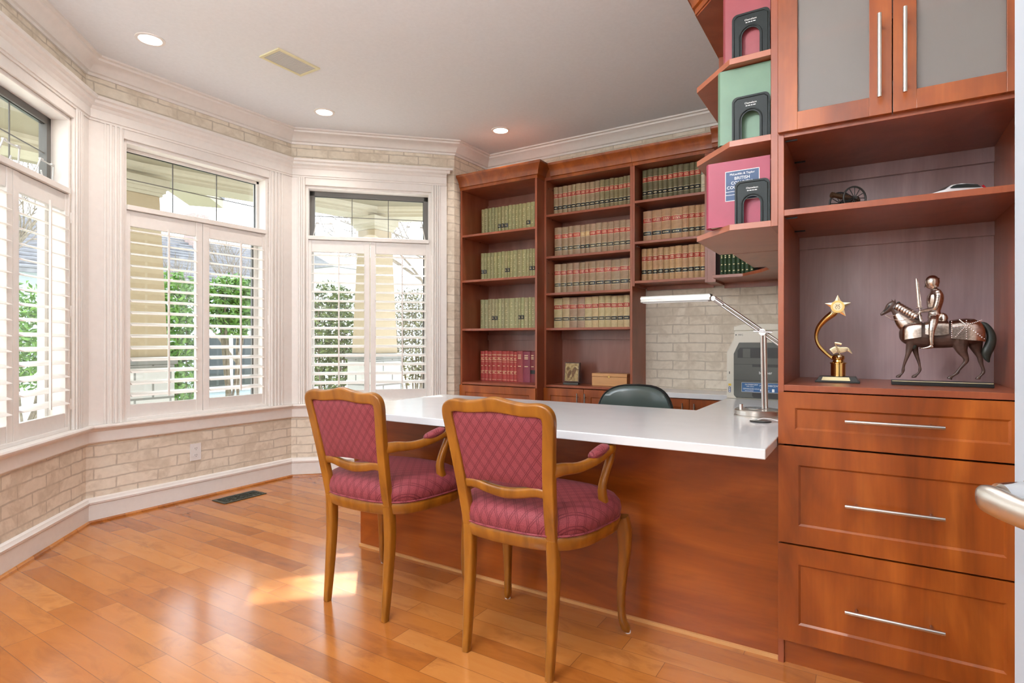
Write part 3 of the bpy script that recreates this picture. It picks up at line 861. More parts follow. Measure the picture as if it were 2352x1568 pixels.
t = thing('back_counter', 'white laminate counter along the back wall behind the office chair', 'counter', (-.9, 4.1, 0))
MB().box(-1.462, XW - .003, 3.955, YB - .001, .678, .7135).build('worktop', 'counter', t, bevel=.003)
t = thing('base_cabinet', 'low cherry base cabinet under the back counter', 'cabinet', (-.9, 4.1, 0))
MB().box(-1.462, XW - .003, 3.99, YB - .001, .08, .6775).build('body', 'cherry_c', t)
MB().box(-1.462, XW - .003, 4.03, YB - .001, 0, .08).build('toe_kick', 'cherry_c', t)
for x0, x1, hx in ((-1.455, -1.06, -1.10), (-1.056, -.66, -1.02), (-.656, -.26, -.62)):
    d = shaker(x0, x1, .085, .672, 3.971, 'door', t, mat='cherry_v')
    bar_handle((hx, 3.971, .50), (hx, 3.971, .645), (0, -.03, 0), d, r=.005)

# ------------------------------------------------------------------ books
def book_body(w, h, dep, curve=.006):
    """spine faces -y at y=0, standing on z=0, x from 0 to w"""
    c = MB(); n = 6; th = .0025
    arc = [(w * i / n, -curve * math.sin(math.pi * i / n)) for i in range(n + 1)]
    outer = arc + [(w, dep), (w - th, dep), (w - th, .004), (th, .004), (th, dep), (0, dep)]
    k = len(outer)
    # cover as a C shaped prism, quads between outline neighbours
    vs = [(x, y, z) for z in (0, h) for x, y in outer]
    fs = [(i, (i + 1) % k, k + (i + 1) % k, k + i) for i in range(k)]
    fs += [tuple(range(k))[::-1], tuple(range(k, 2 * k))]
    c.add(vs, fs)
    return c

def band(mb, w, h0, h1, curve, mi, off=.0006, x0=0.0, x1=1.0, n=6):
    pts = []
    for i in range(n + 1):
        u = x0 + (x1 - x0) * i / n
        pts.append((w * u, -curve * math.sin(math.pi * u) - off))
    vs = [(x, y, z) for z in (h0, h1) for x, y in pts]
    mb.add(vs, [(i, i + 1, n + 2 + i, n + 1 + i) for i in range(n)], mi)

cover_mats = {}
def cover(col, rough=.55):
    key = tuple(round(c, 3) for c in col)
    if key not in cover_mats:
        cover_mats[key] = plain('cloth_cover', col, rough, .10, 60)
    return cover_mats[key]

def make_book(kind, w, h, col, loc, label, group, black=False, seed=0, lab=(.42, .03, .02), blk=(.012, .014, .012)):
    rnd = random.Random(seed)
    dep = .150; cv = .0075
    t = thing('law_book', label, 'book', loc, group, world=False)
    book_body(w, h, dep, cv).build('cover', cover(col), t, smooth=35)
    MB().box(.003, w - .003, .005, dep - .004, .004, h - .004).build('pages', 'paper', t)
    if kind == 'law':
        m = MB()
        a, b2 = h * .635, h * .765
        band(m, w, a, b2, cv, 0, .0005, .02, .98)
        for z in (a - .003, b2 + .001): band(m, w, z, z + .002, cv, 1, .0008, .02, .98)
        for z in (a + (b2 - a) * .30, a + (b2 - a) * .62):
            q = .16
            while q < .8:
                l = rnd.uniform(.08, .22); band(m, w, z, z + .0045, cv, 1, .0008, q, min(.86, q + l), 2); q += l + .05
        m.build('title_label', [cover(lab, .4), 'gilt'], t)
        m = MB(); a, b2 = h * .24, h * .36
        band(m, w, a, b2, cv, 0, .0005, .02, .98)
        for z in (a - .003, b2 + .001): band(m, w, z, z + .002, cv, 1, .0008, .02, .98)
        q = .2; z = (a + b2) / 2 - .004
        while q < .75:
            l = rnd.uniform(.07, .14); band(m, w, z, z + .007, cv, 1, .0008, q, q + l, 2); q += l + .06
        m.build('volume_label', [cover(blk, .4), 'gilt'], t)
    elif kind == 'green':
        m = MB()
        for z in [h * x for x in (.83, .78, .73, .60, .53, .47, .34, .27, .12)]:
            if rnd.random() < .8:
                a = rnd.uniform(.25, .4); band(m, w, z, z + .0035, cv, 0, .0005, a, a + rnd.uniform(.2, .4), 2)
        m.build('gilt_lettering', 'gilt', t)
        if black:
            m = MB(); band(m, w, h * .30, h * .43, cv, 0, .0009, .01, .99); 
            band(m, w, h * .34, h * .36, cv, 1, .0012, .25, .7, 2); band(m, w, h * .385, h * .40, cv, 1, .0012, .3, .65, 2)
            m.build('volume_label', [cover((.012, .014, .012), .4), 'gilt'], t)
    elif kind == 'red':
        m = MB()
        for z in [h * x for x in (.88, .86, .78, .72, .70, .64, .34, .32, .25, .05)]:
            band(m, w, z, z + .002, cv, 0, .0005, .05, .95, 4)
        for z in [h * x for x in (.75, .50, .28)]:
            band(m, w, z, z + .005, cv, 0, .0005, .3, .7, 2)
        m.build('gilt_lettering', 'gilt', t)
    elif kind == 'plainred':
        m = MB()
        for z in [h * x for x in (.86, .80, .75, .50)]:
            band(m, w, z, z + .006, cv, 0, .0005, .25, .75, 2)
        m.build('gilt_lettering', 'gilt', t)
        if black:
            m = MB(); band(m, w, h * .28, h * .40, cv, 0, .0009, .02, .98); m.build('volume_label', [cover((.012, .014, .012), .4)], t)
    elif kind == 'darkgreen':
        m = MB()
        for z in (.82, .55, .50, .30, .12):
            band(m, w, h * z, h * z + .006, cv, 0, .0005, .3, .7, 2)
        m.build('gilt_lettering', 'gilt', t)
    return t

ORD = ['first', 'second', 'third', 'fourth', 'fifth', 'sixth', 'seventh', 'eighth', 'ninth', 'tenth', 'eleventh', 'twelfth', 'thirteenth', 'fourteenth', 'fifteenth', 'sixteenth', 'seventeenth', 'eighteenth']
YSP = 4.124
def row_of(edges, z, h, kindf, colf, desc, place, group, seed, blacks=(), labf=None, blkf=None):
    rnd = random.Random(seed)
    n = len(edges) - 1
    for i in range(n):
        w = edges[i + 1] - edges[i] - .0018
        hh = h + rnd.uniform(-.003, .002)
        bl = i in blacks
        d = desc(i) if callable(desc) else desc
        d = d + (' with black label' if bl else '')
        kw = {}
        if labf: kw['lab'] = labf(i)
        if blkf: kw['blk'] = blkf(i)
        make_book(kindf(i) if callable(kindf) else kindf, w, hh, colf(i, rnd), (edges[i] + .0006, YSP + rnd.uniform(-.001, .002), z + .0004),
                  '%s, %s from left on %s' % (d, ORD[i], place), group, bl, seed * 100 + i, **kw)
def jit(c, r, a=.10):
    k = 1 + r.uniform(-a, a); return tuple(min(1, x * k * (1 + r.uniform(-.04, .04))) for x in c)
GC = (.36, .34, .15)
UA = [-2.923, -2.889, -2.853, -2.816, -2.782, -2.749, -2.713, -2.679, -2.641, -2.602, -2.568, -2.535, -2.501, -2.459, -2.417, -2.377]
UBd = [-2.929, -2.895, -2.864, -2.827, -2.792, -2.757, -2.712, -2.676, -2.649, -2.623, -2.593, -2.549, -2.502, -2.459, -2.43, -2.398, -2.371]
UC = [-2.933, -2.891, -2.853, -2.814, -2.78, -2.749, -2.712, -2.679, -2.63, -2.579, -2.539, -2.511, -2.479, -2.439, -2.408, -2.371]
UD = [-2.933, -2.891, -2.853, -2.814, -2.762, -2.705, -2.656, -2.626, -2.585, -2.553, -2.492, -2.421, -2.371]
row_of(UA, 1.975, .264, 'green', lambda i, r: jit(GC, r), 'pale green gilt-lettered book', 'left bookcase\'s top book row', 'green books on the top row of the left bookcase', 1, (5, 6, 7, 13))
row_of(UBd, 1.590, .258, 'green', lambda i, r: jit(GC, r), 'pale green gilt-lettered book', 'left bookcase\'s second book row', 'green books on the second row of the left bookcase', 2, (0, 1, 7, 8, 14, 15))
row_of(UC, 1.179, .262, 'green', lambda i, r: jit((.38, .36, .18), r), 'pale green gilt-lettered book', 'left bookcase\'s third book row', 'green books on the third row of the left bookcase', 3, (3, 4, 10, 11))
REDS = lambda i, r: jit((.44, .055, .045), r, .06) if i < 9 else ((.33, .05, .05) if i == 9 else ((.26, .045, .075) if i == 10 else (.20, .03, .035)))
row_of(UD, .725, .261, lambda i: 'red' if i < 9 else 'plainred', REDS,
       lambda i: 'bright red gilt-banded book' if i < 9 else ('darker red book', 'purple-red book', 'dark maroon book')[i - 9],
       'left bookcase\'s bottom book row', 'red books at the bottom of the left bookcase', 4, (11,))
TAN = (.40, .27, .15); OLV = (.155, .13, .065); TN2 = (.52, .38, .22)
V1 = [-2.199, -2.161, -2.119, -2.073, -2.037, -2.0, -1.954, -1.914, -1.878, -1.834, -1.792, -1.752, -1.71, -1.674, -1.638, -1.599, -1.568, -1.535]
V2 = [-2.19, -2.125, -2.069, -2.024, -1.958, -1.916, -1.876, -1.824, -1.776, -1.728, -1.676, -1.627, -1.579, -1.535]
V3 = [-2.19, -2.133, -2.08, -2.026, -1.967, -1.919, -1.882, -1.825, -1.756, -1.696, -1.624, -1.557, -1.510]
V4 = [-2.195, -2.12, -2.054, -1.985, -1.919, -1.857, -1.802, -1.75, -1.697, -1.646, -1.596, -1.546]
def lerp(a, b2, k): return tuple(x + (y - x) * k for x, y in zip(a, b2))
RL = (.50, .035, .02); GL = (.62, .38, .16)
row_of(V1, 2.084, .244, 'law', lambda i, r: jit(lerp((.36, .25, .14), (.22, .17, .08), min(1, max(0, (i - 7) / 4))), r, .07), 'tan to olive law report with red label', 'middle bookcase\'s top row', 'law reports on the top row of the middle bookcase', 5)
row_of(V2, 1.750, .246, 'law', lambda i, r: jit((.38, .25, .15), r, .07), lambda i: 'tan law report with %s label' % ('faded gold' if i in (4, 5) else 'red'), 'middle bookcase\'s second row', 'law reports on the second row of the middle bookcase', 6,
       labf=lambda i: GL if i in (4, 5) else RL, blkf=lambda i: (.012, .014, .012) if i in (4, 5, 12) else (.09, .08, .05))
row_of(V3, 1.457, .243, 'law', lambda i, r: jit(TN2 if i == 0 else (.37, .24, .14), r, .07), lambda i: 'pale faded tan law report' if i == 0 else 'brownish tan law report with red label', 'middle bookcase\'s third row', 'law reports on the third row of the middle bookcase', 7,
       blkf=lambda i: (.09, .08, .05) if i < 6 else (.014, .014, .012))
row_of(V4, 1.178, .245, 'law', lambda i, r: jit((.38, .25, .16) if i in (2, 3) else (.54, .41, .22), r, .06), lambda i: 'tan law report with red label' if i in (2, 3) else 'light straw law report with red label', 'middle bookcase\'s fourth row', 'law reports on the fourth row of the middle bookcase', 8,
       blkf=lambda i: (.10, .09, .06) if i < 8 else (.014, .014, .012))
T1 = [-1.447, -1.412, -1.368, -1.328, -1.295, -1.257, -1.219, -1.182, -1.141, -1.098, -1.061, -1.02]
T2 = [-1.442, -1.375, -1.303, -1.232, -1.152, -1.103, -1.06, -1.019, -.979]
T3 = [-1.453, -1.412, -1.37, -1.329, -1.286, -1.243, -1.201, -1.152, -1.107, -1.065, -1.023, -.985]
row_of(T1, 2.099, .248, 'law', lambda i, r: jit(OLV, r, .08), 'dark olive law report with red label', 'right bookcase\'s top row', 'dark law reports on the top row of the right bookcase', 9)
row_of(T2, 1.800, .239, 'law', lambda i, r: jit((.48, .27, .14), r, .05), lambda i: ('wide' if i < 4 else 'narrow') + ' tan law report with red label', 'right bookcase\'s middle row', 'law reports on the middle row of the right bookcase', 10)
row_of(T3, 1.513, .248, 'law', lambda i, r: jit((.52, .31, .15), r, .05), 'light tan law report with red label', 'right bookcase\'s bottom row', 'law reports on the bottom row of the right bookcase', 11)
make_book('law', .034, .235, (.62, .55, .40), (-1.018, YSP, 2.0994), 'cream book at the right end of right bookcase\'s top row', 'dark law reports on the top row of the right bookcase', False, 77, lab=(.25, .25, .22), blk=(.5, .45, .33))
GE = [-.858, -.835, -.81, -.784, -.754, -.726, -.702, -.671, -.644]
for i in range(8):
    make_book('darkgreen', GE[i + 1] - GE[i] - .001, .235, jit((.022, .055, .018), random.Random(i), .15), (GE[i], 3.985, 1.5105),
              'dark green book, %s from left on the corner shelf above the printer' % ORD[i], 'dark green books on the corner shelf', False, 900 + i)

# large books shown by their covers on the end shelves, with bookends
def cover_book(x0, x1, z, h, col, label, name='reference_book', thick=.05, y=2.118):
    t = thing(name, label, 'book', (x0, y, z))
    fr = lambda px, py, pz: Vector((px, y + py, z + pz))
    m = MB(); th = .003
    # spine at x0 side (rounded), boards front and rear
    sp = [(x0 + .008 - .010 * math.sin(math.pi * i / 8), thick * i / 8) for i in range(9)]
    o2 = [(x1, 0)] + [(x0 + .010, 0)] + sp[1:-1] + [(x0 + .010, thick), (x1, thick), (x1, thick - th), (x0 + .012, thick - th), (x0 + .012, th), (x1, th)]
    m.prism(o2, .0004, h, fr=fr)
    cvr = m.build('cover', plain('big_book_cover', col, .45, .06, 14), t, smooth=35)
    MB().box(x0 + .012, x1 - .005, th, thick - th, .005, h - .005, fr=fr).build('pages', 'paper', t)
    return t, fr
t, fr = cover_book(-.507, -.292, 1.478, .231, (.33, .034, .075), 'crimson law book with navy title label on the lowest end shelf')
lf = lambda x, y, z: Vector((x, 2.118 - .0006 + z * -1, y))
m = MB(); L0 = (-.4385, -.3255, 1.5665, 1.672)
m.box(L0[0], L0[1], 2.1174, 2.118, L0[2], L0[3]); lb = m.build('title_label', 'navy', t)
m = MB(); e = .0018
for a, b2, c2, d2 in ((L0[0], L0[1], L0[3] - e, L0[3]), (L0[0], L0[1], L0[2], L0[2] + e), (L0[0], L0[0] + e, L0[2], L0[3]), (L0[1] - e, L0[1], L0[2], L0[3]), (L0[0], L0[1], 1.599, 1.6003), (L0[0], L0[1], 1.5875, 1.5888)):
    m.box(a, b2, 2.1169, 2.1175, c2, d2)
m.build('label_border', 'white_ink', lb)
cx = (L0[0] + L0[1]) / 2
for s, z, sz in (('McLachlin & Taylor', 1.6565, .0105), ('BRITISH', 1.640, .0150), ('COLUMBIA', 1.6245, .0150), ('COURT FORMS', 1.609, .0150)):
    text(s, 'lettering', sz, 'white_ink', lb, lambda x, y, z2, zz=z: Vector((cx + x, 2.1168 - z2, zz + y)))
t, fr = cover_book(-.466, -.290, 1.769, .263, (.13, .235, .155), 'large sage green book on the middle end shelf', thick=.045)
t, fr = cover_book(-.447, -.290, 2.056, .268, (.30, .055, .07), 'dark pink book standing on the top end shelf', thick=.05, y=2.112)

def bookend(x0, x1, z, label):
    t = thing('bookend', label, 'bookend', ((x0 + x1) / 2, 2.095, z), 'black metal bookends')
    w = x1 - x0; h = .150 if z > 1.6 else .118 + .03; cxx = (x0 + x1) / 2
    y0, y1 = 2.092, 2.0955
    # outer contour with rounded top corners, arch opening
    r = .018; out = [(x0, z + .0005)] + [(x0 + r - r * math.cos(a), z + h - r + r * math.sin(a)) for a in (math.pi / 2 * k / 6 for k in range(7))] + \
        [(x1 - r + r * math.sin(a), z + h - r + r * math.cos(a)) for a in (math.pi / 2 * k / 6 for k in range(7))] + [(x1, z + .0005)]
    ar = w * .235; za = z + h * .44
    arch = [(cxx + ar, z + .0005)] + [(cxx + ar * math.cos(a), za + ar * math.sin(a)) for a in (math.pi * k / 14 for k in range(15))] + [(cxx - ar, z + .0005)]
    m = MB(); loop = out + arch
    n = len(loop)
    m.add([(p[0], y, p[1]) for y in (y0, y1) for p in loop], [tuple(range(n)), tuple(range(n, 2 * n))[::-1]] + [(i, (i + 1) % n, n + (i + 1) % n, n + i) for i in range(n)])
    pl = m.build('plate', 'black_metal', t)
    m = MB()
    m.tube([(p[0], y0 - .001, p[1]) for p in [(cxx + (ar + .006) * (1 if a < 1.58 else -1) if 0 else cxx + (ar + .007) * math.cos(a), za + (ar + .007) * math.sin(a)) for a in (math.pi * k / 14 for k in range(15))]], .0022, n=8)
    m.tube([(cxx + ar + .007, y0 - .001, z + .001), (cxx + ar + .007, y0 - .001, za)], .0022, n=8)
    m.tube([(cxx - ar - .007, y0 - .001, z + .001), (cxx - ar - .007, y0 - .001, za)], .0022, n=8)
    e = .007
    m.tube([(x0 + e, y0 - .001, z + .001), (x0 + e, y0 - .001, z + h - r), (x0 + r, y0 - .001, z + h - e), (x1 - r, y0 - .001, z + h - e), (x1 - e, y0 - .001, z + h - r), (x1 - e, y0 - .001, z + .001)], .0016, n=8)
    m.build('pressed_rib', 'black_metal', t, smooth=60)
    MB().box(cxx - ar + .002, cxx + ar - .002, y1, y1 + .020, z + .0002, z + .0015).build('foot', 'black_metal', t)
    text('Chameleon', 'lettering', .0085, 'white_ink', pl, lambda x, y, z2: Vector((cxx + x, y0 - .0004 - z2, z + h - .030 + y)))
    m = MB()
    for a, b2 in ((-.016, -.010), (-.008, -.001), (.001, .006), (.008, .016)): m.box(cxx + a, cxx + b2, y0 - .0008, y0 - .0003, z + h - .0375, z + h - .0350)
    m.build('small_print', 'white_ink', pl)
bookend(-.402, -.289, 1.478, 'black arched metal bookend in front of the crimson book')
bookend(-.411, -.289, 1.769, 'black arched metal bookend in front of the sage green book')
bookend(-.411, -.289, 2.056, 'black arched metal bookend in front of the top dark pink book')

# ------------------------------------------------------------------ armchairs
def armchair(label, loc, group):
    t = thing('armchair', label, 'chair', loc, group, world=False)
    yb = lambda z: -.187 - (z - .44) * .20
    half = [(.163, .425), (.165, .50), (.171, .60), (.180, .70), (.190, .785), (.194, .825), (.187, .849), (.160, .859), (.112, .857), (.058, .862), (0, .869)]
    hs = [(.015, .0185), (.015, .019), (.015, .0195), (.014, .020), (.013, .020), (.013, .021), (.013, .022), (.013, .021), (.013, .020), (.013, .021), (.013, .024)]
    pts = [(x, yb(z), z) for x, z in half] + [(-x, yb(z), z) for x, z in half[-2::-1]]
    sz = hs + hs[-2::-1]
    # up vector is +y so size[0] lies along the back plane... keep both explicit
    MB().loft(pts, [(b2, a) for a, b2 in sz], up=(0, 1, .2), n=20, sub=4, ex=7).build('back_frame', 'chairwood', t, smooth=40)
    cp = [(x, yb(z) + .003, z) for x, z in ((-.160, .588), (-.12, .592), (-.06, .580), (0, .573), (.06, .580), (.12, .592), (.160, .588))]
    MB().loft(cp, [(.017, .011), (.017, .011), (.018, .012), (.019, .012), (.018, .012), (.017, .011), (.017, .011)], up=(0, 1, .2), n=12, sub=3, ex=3.5).build('cross_rail', 'chairwood', t, smooth=60)
    # padded back, front and rear faces bulging
    m = MB(); nx, nz = 12, 14
    for side in (-1, 1):
        vs, uvs = [], []
        for j in range(nz + 1):
            v = j / nz; 
            zb = .604; zt = .845
            for i in range(nx + 1):
                u = i / nx * 2 - 1
                hw = .150 + .028 * v
                x = u * hw
                zt2 = zt - .010 * (abs(u) ** 3); zb2 = zb + .006 * math.cos(u * 2.2)
                z = zb2 + (zt2 - zb2) * v
                ed = (1 - u ** 6) * (1 - (2 * v - 1) ** 8)
                y = yb(z) + side * (.004 + (.008 if side < 0 else .024) * ed ** .5)
                vs.append((x, y, z)); uvs.append((x, z))
        fs = [(a, a + 1, a + nx + 2, a + nx + 1) for j in range(nz) for a in range(j * (nx + 1), j * (nx + 1) + nx)]
        m.add(vs, fs, 0, uvs)
    # side strip
    m.build('back_pad', 'fabric', t, smooth=70)
    # seat outline
    def outline(sc=1.0, n=44):
        o2 = []
        for k in range(n):
            a = 2 * math.pi * k / n
            cx, sy = math.cos(a), math.sin(a)
            e = 3.4
            x = math.copysign(abs(cx) ** (2 / e), cx); y = math.copysign(abs(sy) ** (2 / e), sy)
            w = .232 + .046 * (y + 1) / 2 + .012
            bow = .022 * (1 - x * x) * (1 if y > 0 else -.6) * abs(y)
            o2.append((x * w * sc, .005 + y * .215 * sc + bow))
        return o2
    # rail
    ri = []
    for z, s in ((.408, .93), (.404, .955), (.408, .975), (.425, .985), (.440, 1.0), (.448, .985), (.448, .90)):
        ri.append([Vector((x, y, z)) for x, y in outline(s)])
    MB().ring(ri).build('seat_rail', 'chairwood', t, smooth=60)
    ri, uvs = [], []
    for z, s in ((.446, .93), (.448, .965), (.452, .985), (.462, 1.0), (.480, 1.012), (.502, .995), (.520, .94), (.532, .84), (.540, .66), (.545, .4), (.546, .15)):
        o2 = outline(s); ri.append([Vector((x, y, z)) for x, y in o2])
        for x, y in o2:
            k = 1.0 if z > .50 else (1 + (.50 - z) * 2.4)
            uvs.append((x * k, y * k))
    MB().ring(ri, uvs=uvs).build('seat_cushion', 'fabric', t, smooth=80)
    pp = [(x, y, .4525) for x, y in outline(.992)]
    MB().loft(pp, [(.0038, .0038)] * len(pp), n=6, sub=0, ex=2, closed=True).build('welt', 'fabric', t, smooth=60)
    for s in (-1, 1):
        MB().loft([(s * .163, -.205, .001), (s * .163, -.202, .03), (s * .164, -.190, .15), (s * .165, -.180, .28), (s * .164, -.180, .38), (s * .163, -.186, .44)],
                  [(.012, .013), (.0125, .0145), (.015, .017), (.0175, .019), (.019, .020), (.0185, .018)], up=(0, 1, 0), n=12, sub=3, ex=5).build('leg', 'chairwood', t, smooth=50)
        lg = MB().loft([(s * .262, .214, .006), (s * .258, .208, .020), (s * .250, .196, .05), (s * .246, .190, .12), (s * .250, .194, .22), (s * .256, .200, .31), (s * .254, .200, .38), (s * .248, .194, .43)],
                  [(.010, .012), (.013, .015), (.013, .014), (.013, .014), (.017, .018), (.022, .022), (.025, .025), (.022, .022)], up=(0, 1, 0), n=12, sub=3, ex=4).build('leg', 'chairwood', t, smooth=50)
        MB().cyl((s * .262, .214, .0), (s * .262, .214, .007), .012, n=16).build('glider', 'outlet', lg)
        # arm with pad, and curved arm support
        ar = MB().loft([(s * .182, -.225, .665), (s * .200, -.185, .668), (s * .222, -.12, .664), (s * .240, -.05, .672), (s * .250, .02, .688), (s * .256, .065, .700), (s * .257, .088, .698)],
                  [(.014, .022), (.013, .020), (.013, .017), (.016, .016), (.018, .016), (.018, .016), (.012, .010)], n=12, sub=3, ex=3).build('arm', 'chairwood', t, smooth=60)
        ap = MB(); ap.loft([(s * .236, -.062, .688), (s * .240, -.045, .692), (s * .246, -.01, .700), (s * .251, .025, .710), (s * .253, .040, .708)],
                  [(.008, .005), (.018, .012), (.021, .015), (.019, .012), (.010, .005)], n=12, sub=3, ex=2.3)
        ap.build('arm_pad', 'fabric', ar, smooth=60)
        MB().loft([(s * .256, .072, .694), (s * .254, .062, .660), (s * .246, .040, .610), (s * .240, .030, .560), (s * .244, .045, .500), (s * .252, .062, .450), (s * .252, .064, .420)],
                  [(.015, .017), (.013, .016), (.012, .015), (.013, .016), (.014, .019), (.016, .022), (.016, .022)], up=(0, 1, 0), n=12, sub=3, ex=4).build('arm_support', 'chairwood', t, smooth=60)
    return t
ch = armchair('carved wooden armchair in burgundy diamond fabric, the nearer of the pair, on the right', (-1.020, 1.785, 0), 'armchairs before the desk')
c2 = copy_tree(ch); c2.location = (-1.735, 1.785, 0)
c2['label'] = 'carved wooden armchair in burgundy diamond fabric, the farther of the pair, on the left'

# ------------------------------------------------------------------ office chair behind the desk
t = thing('office_chair', 'dark green leather office chair with black piping behind the desk', 'chair', (-1.108, 3.12, 0))
m = MB(); ri, uvs = [], []
cxo = -1.108
def shell(s, y):
    o2 = []
    for k in range(40):
        a = 2 * math.pi * k / 40; cx, sy = math.cos(a), math.sin(a); e = 3.6
        x = math.copysign(abs(cx) ** (2 / e), cx) * .222 * s; z = math.copysign(abs(sy) ** (2 / e), sy) * .20 * s
        o2.append(Vector((cxo + x * (1 - .10 * (z / .2)), y - .06 * (x / .22) ** 2 + .0, .615 + z + .010 * (1 - (x / .22) ** 2))))
    return o2
for s, y in ((.5, 3.058), (.85, 3.060), (.97, 3.066), (1.0, 3.078), (1.0, 3.100), (.97, 3.115), (.80, 3.125), (.4, 3.128)):
    ri.append(shell(s, y))
m.ring(ri).build('backrest', 'leather', t, smooth=60)
for y in (3.074, 3.104):
    MB().loft(shell(1.004, y), [(.0042, .0042)] * 40, n=6, sub=0, ex=2, closed=True).build('piping', 'piping', t, smooth=60)
m = MB(); m.loft([(cxo, 3.15, .36), (cxo, 3.17, .45), (cxo, 3.15, .60)], [(.03, .008)] * 3, up=(0, 1, 0), n=10, sub=3).build('back_bracket', 'black', t, smooth=50)
m = MB(); m.ring([[Vector((cxo + .24 * s * (abs(math.cos(a)) ** .55) * math.copysign(1, math.cos(a)), 3.34 + .22 * s * (abs(math.sin(a)) ** .55) * math.copysign(1, math.sin(a)), z)) for a in (2 * math.pi * k / 32 for k in range(32))] for s, z in ((.85, .40), (1, .42), (1, .455), (.9, .48), (.5, .487))]).build('seat', 'leather', t, smooth=60)
MB().cyl((cxo, 3.30, .10), (cxo, 3.30, .40), .028).build('gas_column', 'black', t, smooth=40)
for k in range(5):
    a = 2 * math.pi * k / 5 + .3
    e = Vector((cxo + .27 * math.cos(a), 3.30 + .27 * math.sin(a), .075))
    lg = MB().loft([(cxo, 3.30, .12), (cxo + .14 * math.cos(a), 3.30 + .14 * math.sin(a), .10), e], [(.028, .018), (.022, .014), (.016, .012)], n=10, sub=2).build('leg', 'black', t, smooth=50)
    MB().cyl(e + Vector((-.014 * math.sin(a), .014 * math.cos(a), -.046)), e + Vector((.014 * math.sin(a), -.014 * math.cos(a), -.046)), .028, n=18).build('caster', 'black', lg, smooth=40)

# ------------------------------------------------------------------ printer
PY = 3.36
t = thing('printer', 'cream and dark grey office printer on the desk return, with blue sticker', 'printer', (-.47, 3.5, .75))
Fp = lambda x, z, y: Vector((x, PY + y, z))
xr = -.268
body = [(-.688, .7505), (-.688, 1.010), (-.648, 1.090), (-.648, 1.130), (xr, 1.130), (xr, .7505)]
m = MB(); m.prism(body, 0, .36, fr=Fp); m.build('housing', 'cream_plastic', t, bevel=.004)
m = MB(); m.prism([(-.655, 1.1305), (-.655, 1.155), (-.60, 1.168), (xr, 1.168), (xr, 1.1305)], .02, .34, fr=Fp); m.build('scanner_lid', 'cream_plastic', t, bevel=.004)
dark = [(-.636, .757), (-.649, .772), (-.649, 1.002), (-.621, 1.064), (xr + .012, 1.064), (xr + .012, .757)]
m = MB(); m.prism(dark, -.010, 0.0, fr=Fp); fp = m.build('front_cover', 'dark_plastic', t, bevel=.003)
m = MB(); m.prism([(-.628, .979), (-.628, 1.020), (-.616, 1.036), (xr + .03, 1.036), (xr + .03, .979)], -.0108, -.0102, fr=Fp); m.build('output_slot', 'shadow_plastic', fp)
m = MB(); m.prism([(-.600, .981), (-.600, 1.030), (-.562, 1.030), (-.562, .981)], -.0125, -.0109, fr=Fp); m.build('paper_stop', 'dark_plastic', fp)
m = MB()
for z in (.944, .856): m.box(-.648, xr + .012, PY - .0107, PY - .0101, z - .0012, z + .0012)
m.box(-.552, -.36, PY - .0112, PY - .0101, .930, .946)
m.build('seam', 'shadow_plastic', fp)
m = MB(); m.prism([(-.545, .762), (-.552, .770), (-.552, .788), (-.34, .788), (-.34, .770), (-.347, .762)], -.0112, -.0102, fr=Fp); m.build('tray_grip', 'shadow_plastic', fp)
m = MB(); m.box(-.607, -.36, PY - .0108, PY - .0101, .792, .8435); st = m.build('sticker', 'blue_label', fp)
m = MB()
for a, b2, c2, d2 in ((-.607, -.36, .8425, .8435), (-.607, -.36, .792, .793), (-.607, -.606, .792, .8435)): m.box(a, b2, PY - .0112, PY - .0108, c2, d2)
m.build('sticker_border', 'white_ink', st)
def ptext(s, x, z, size, par, al='LEFT', y=-.0113, mat='white_ink'):
    text(s, 'lettering', size, mat, par, lambda a, b2, c2: Vector((x + a, PY + y - c2, z + b2)), .0002, al)
ptext('brother', -.518, .892, .021, fp)
ptext('OUTPERFORM', -.590, .829, .0105, st); ptext('with colour', -.582, .820, .0085, st)
ptext('DÉMARQUEZ-VOUS', -.600, .806, .0095, st); ptext('avec la couleur', -.590, .797, .0075, st)
ptext('MFC-9340CDW', -.514, .824, .0145, st); ptext('wireless colour', -.510, .814, .0065, st); ptext('AirPrint', -.494, .799, .009, st)
m = MB(); m.box(-.512, -.500, PY - .0112, PY - .0108, .798, .810); m.box(-.452, -.440, PY - .0112, PY - .0108, .796, .812); m.build('pictogram', 'white_ink', st)
ptext('MFC', -.627, 1.102, .014, t, y=-.0005, mat='shadow_plastic')
m = MB(); m.cyl(Fp(-.638, 1.107, 0), Fp(-.638, 1.107, -.0006), .0035, n=14); m.build('logo_dot', 'shadow_plastic', t)
m = MB(); m.box(-.679, -.664, PY - .0006, PY, .822, .834); m.build('warning_label', 'yellow_label', t)
m = MB(); m.box(-.678, -.666, PY - .0006, PY, .785, .816); 
il = m.build('wireless_label', 'navy', t)
m = MB()
for z in (.791, .800, .809): m.cyl((-.672, PY - .0007, z), (-.672, PY - .0011, z), .0032, n=12)
m.build('pictogram', 'white_ink', il)
m = MB(); m.box(-.675, -.671, PY - .0006, PY, .888, .902); m.build('usb_port', 'shadow_plastic', t)

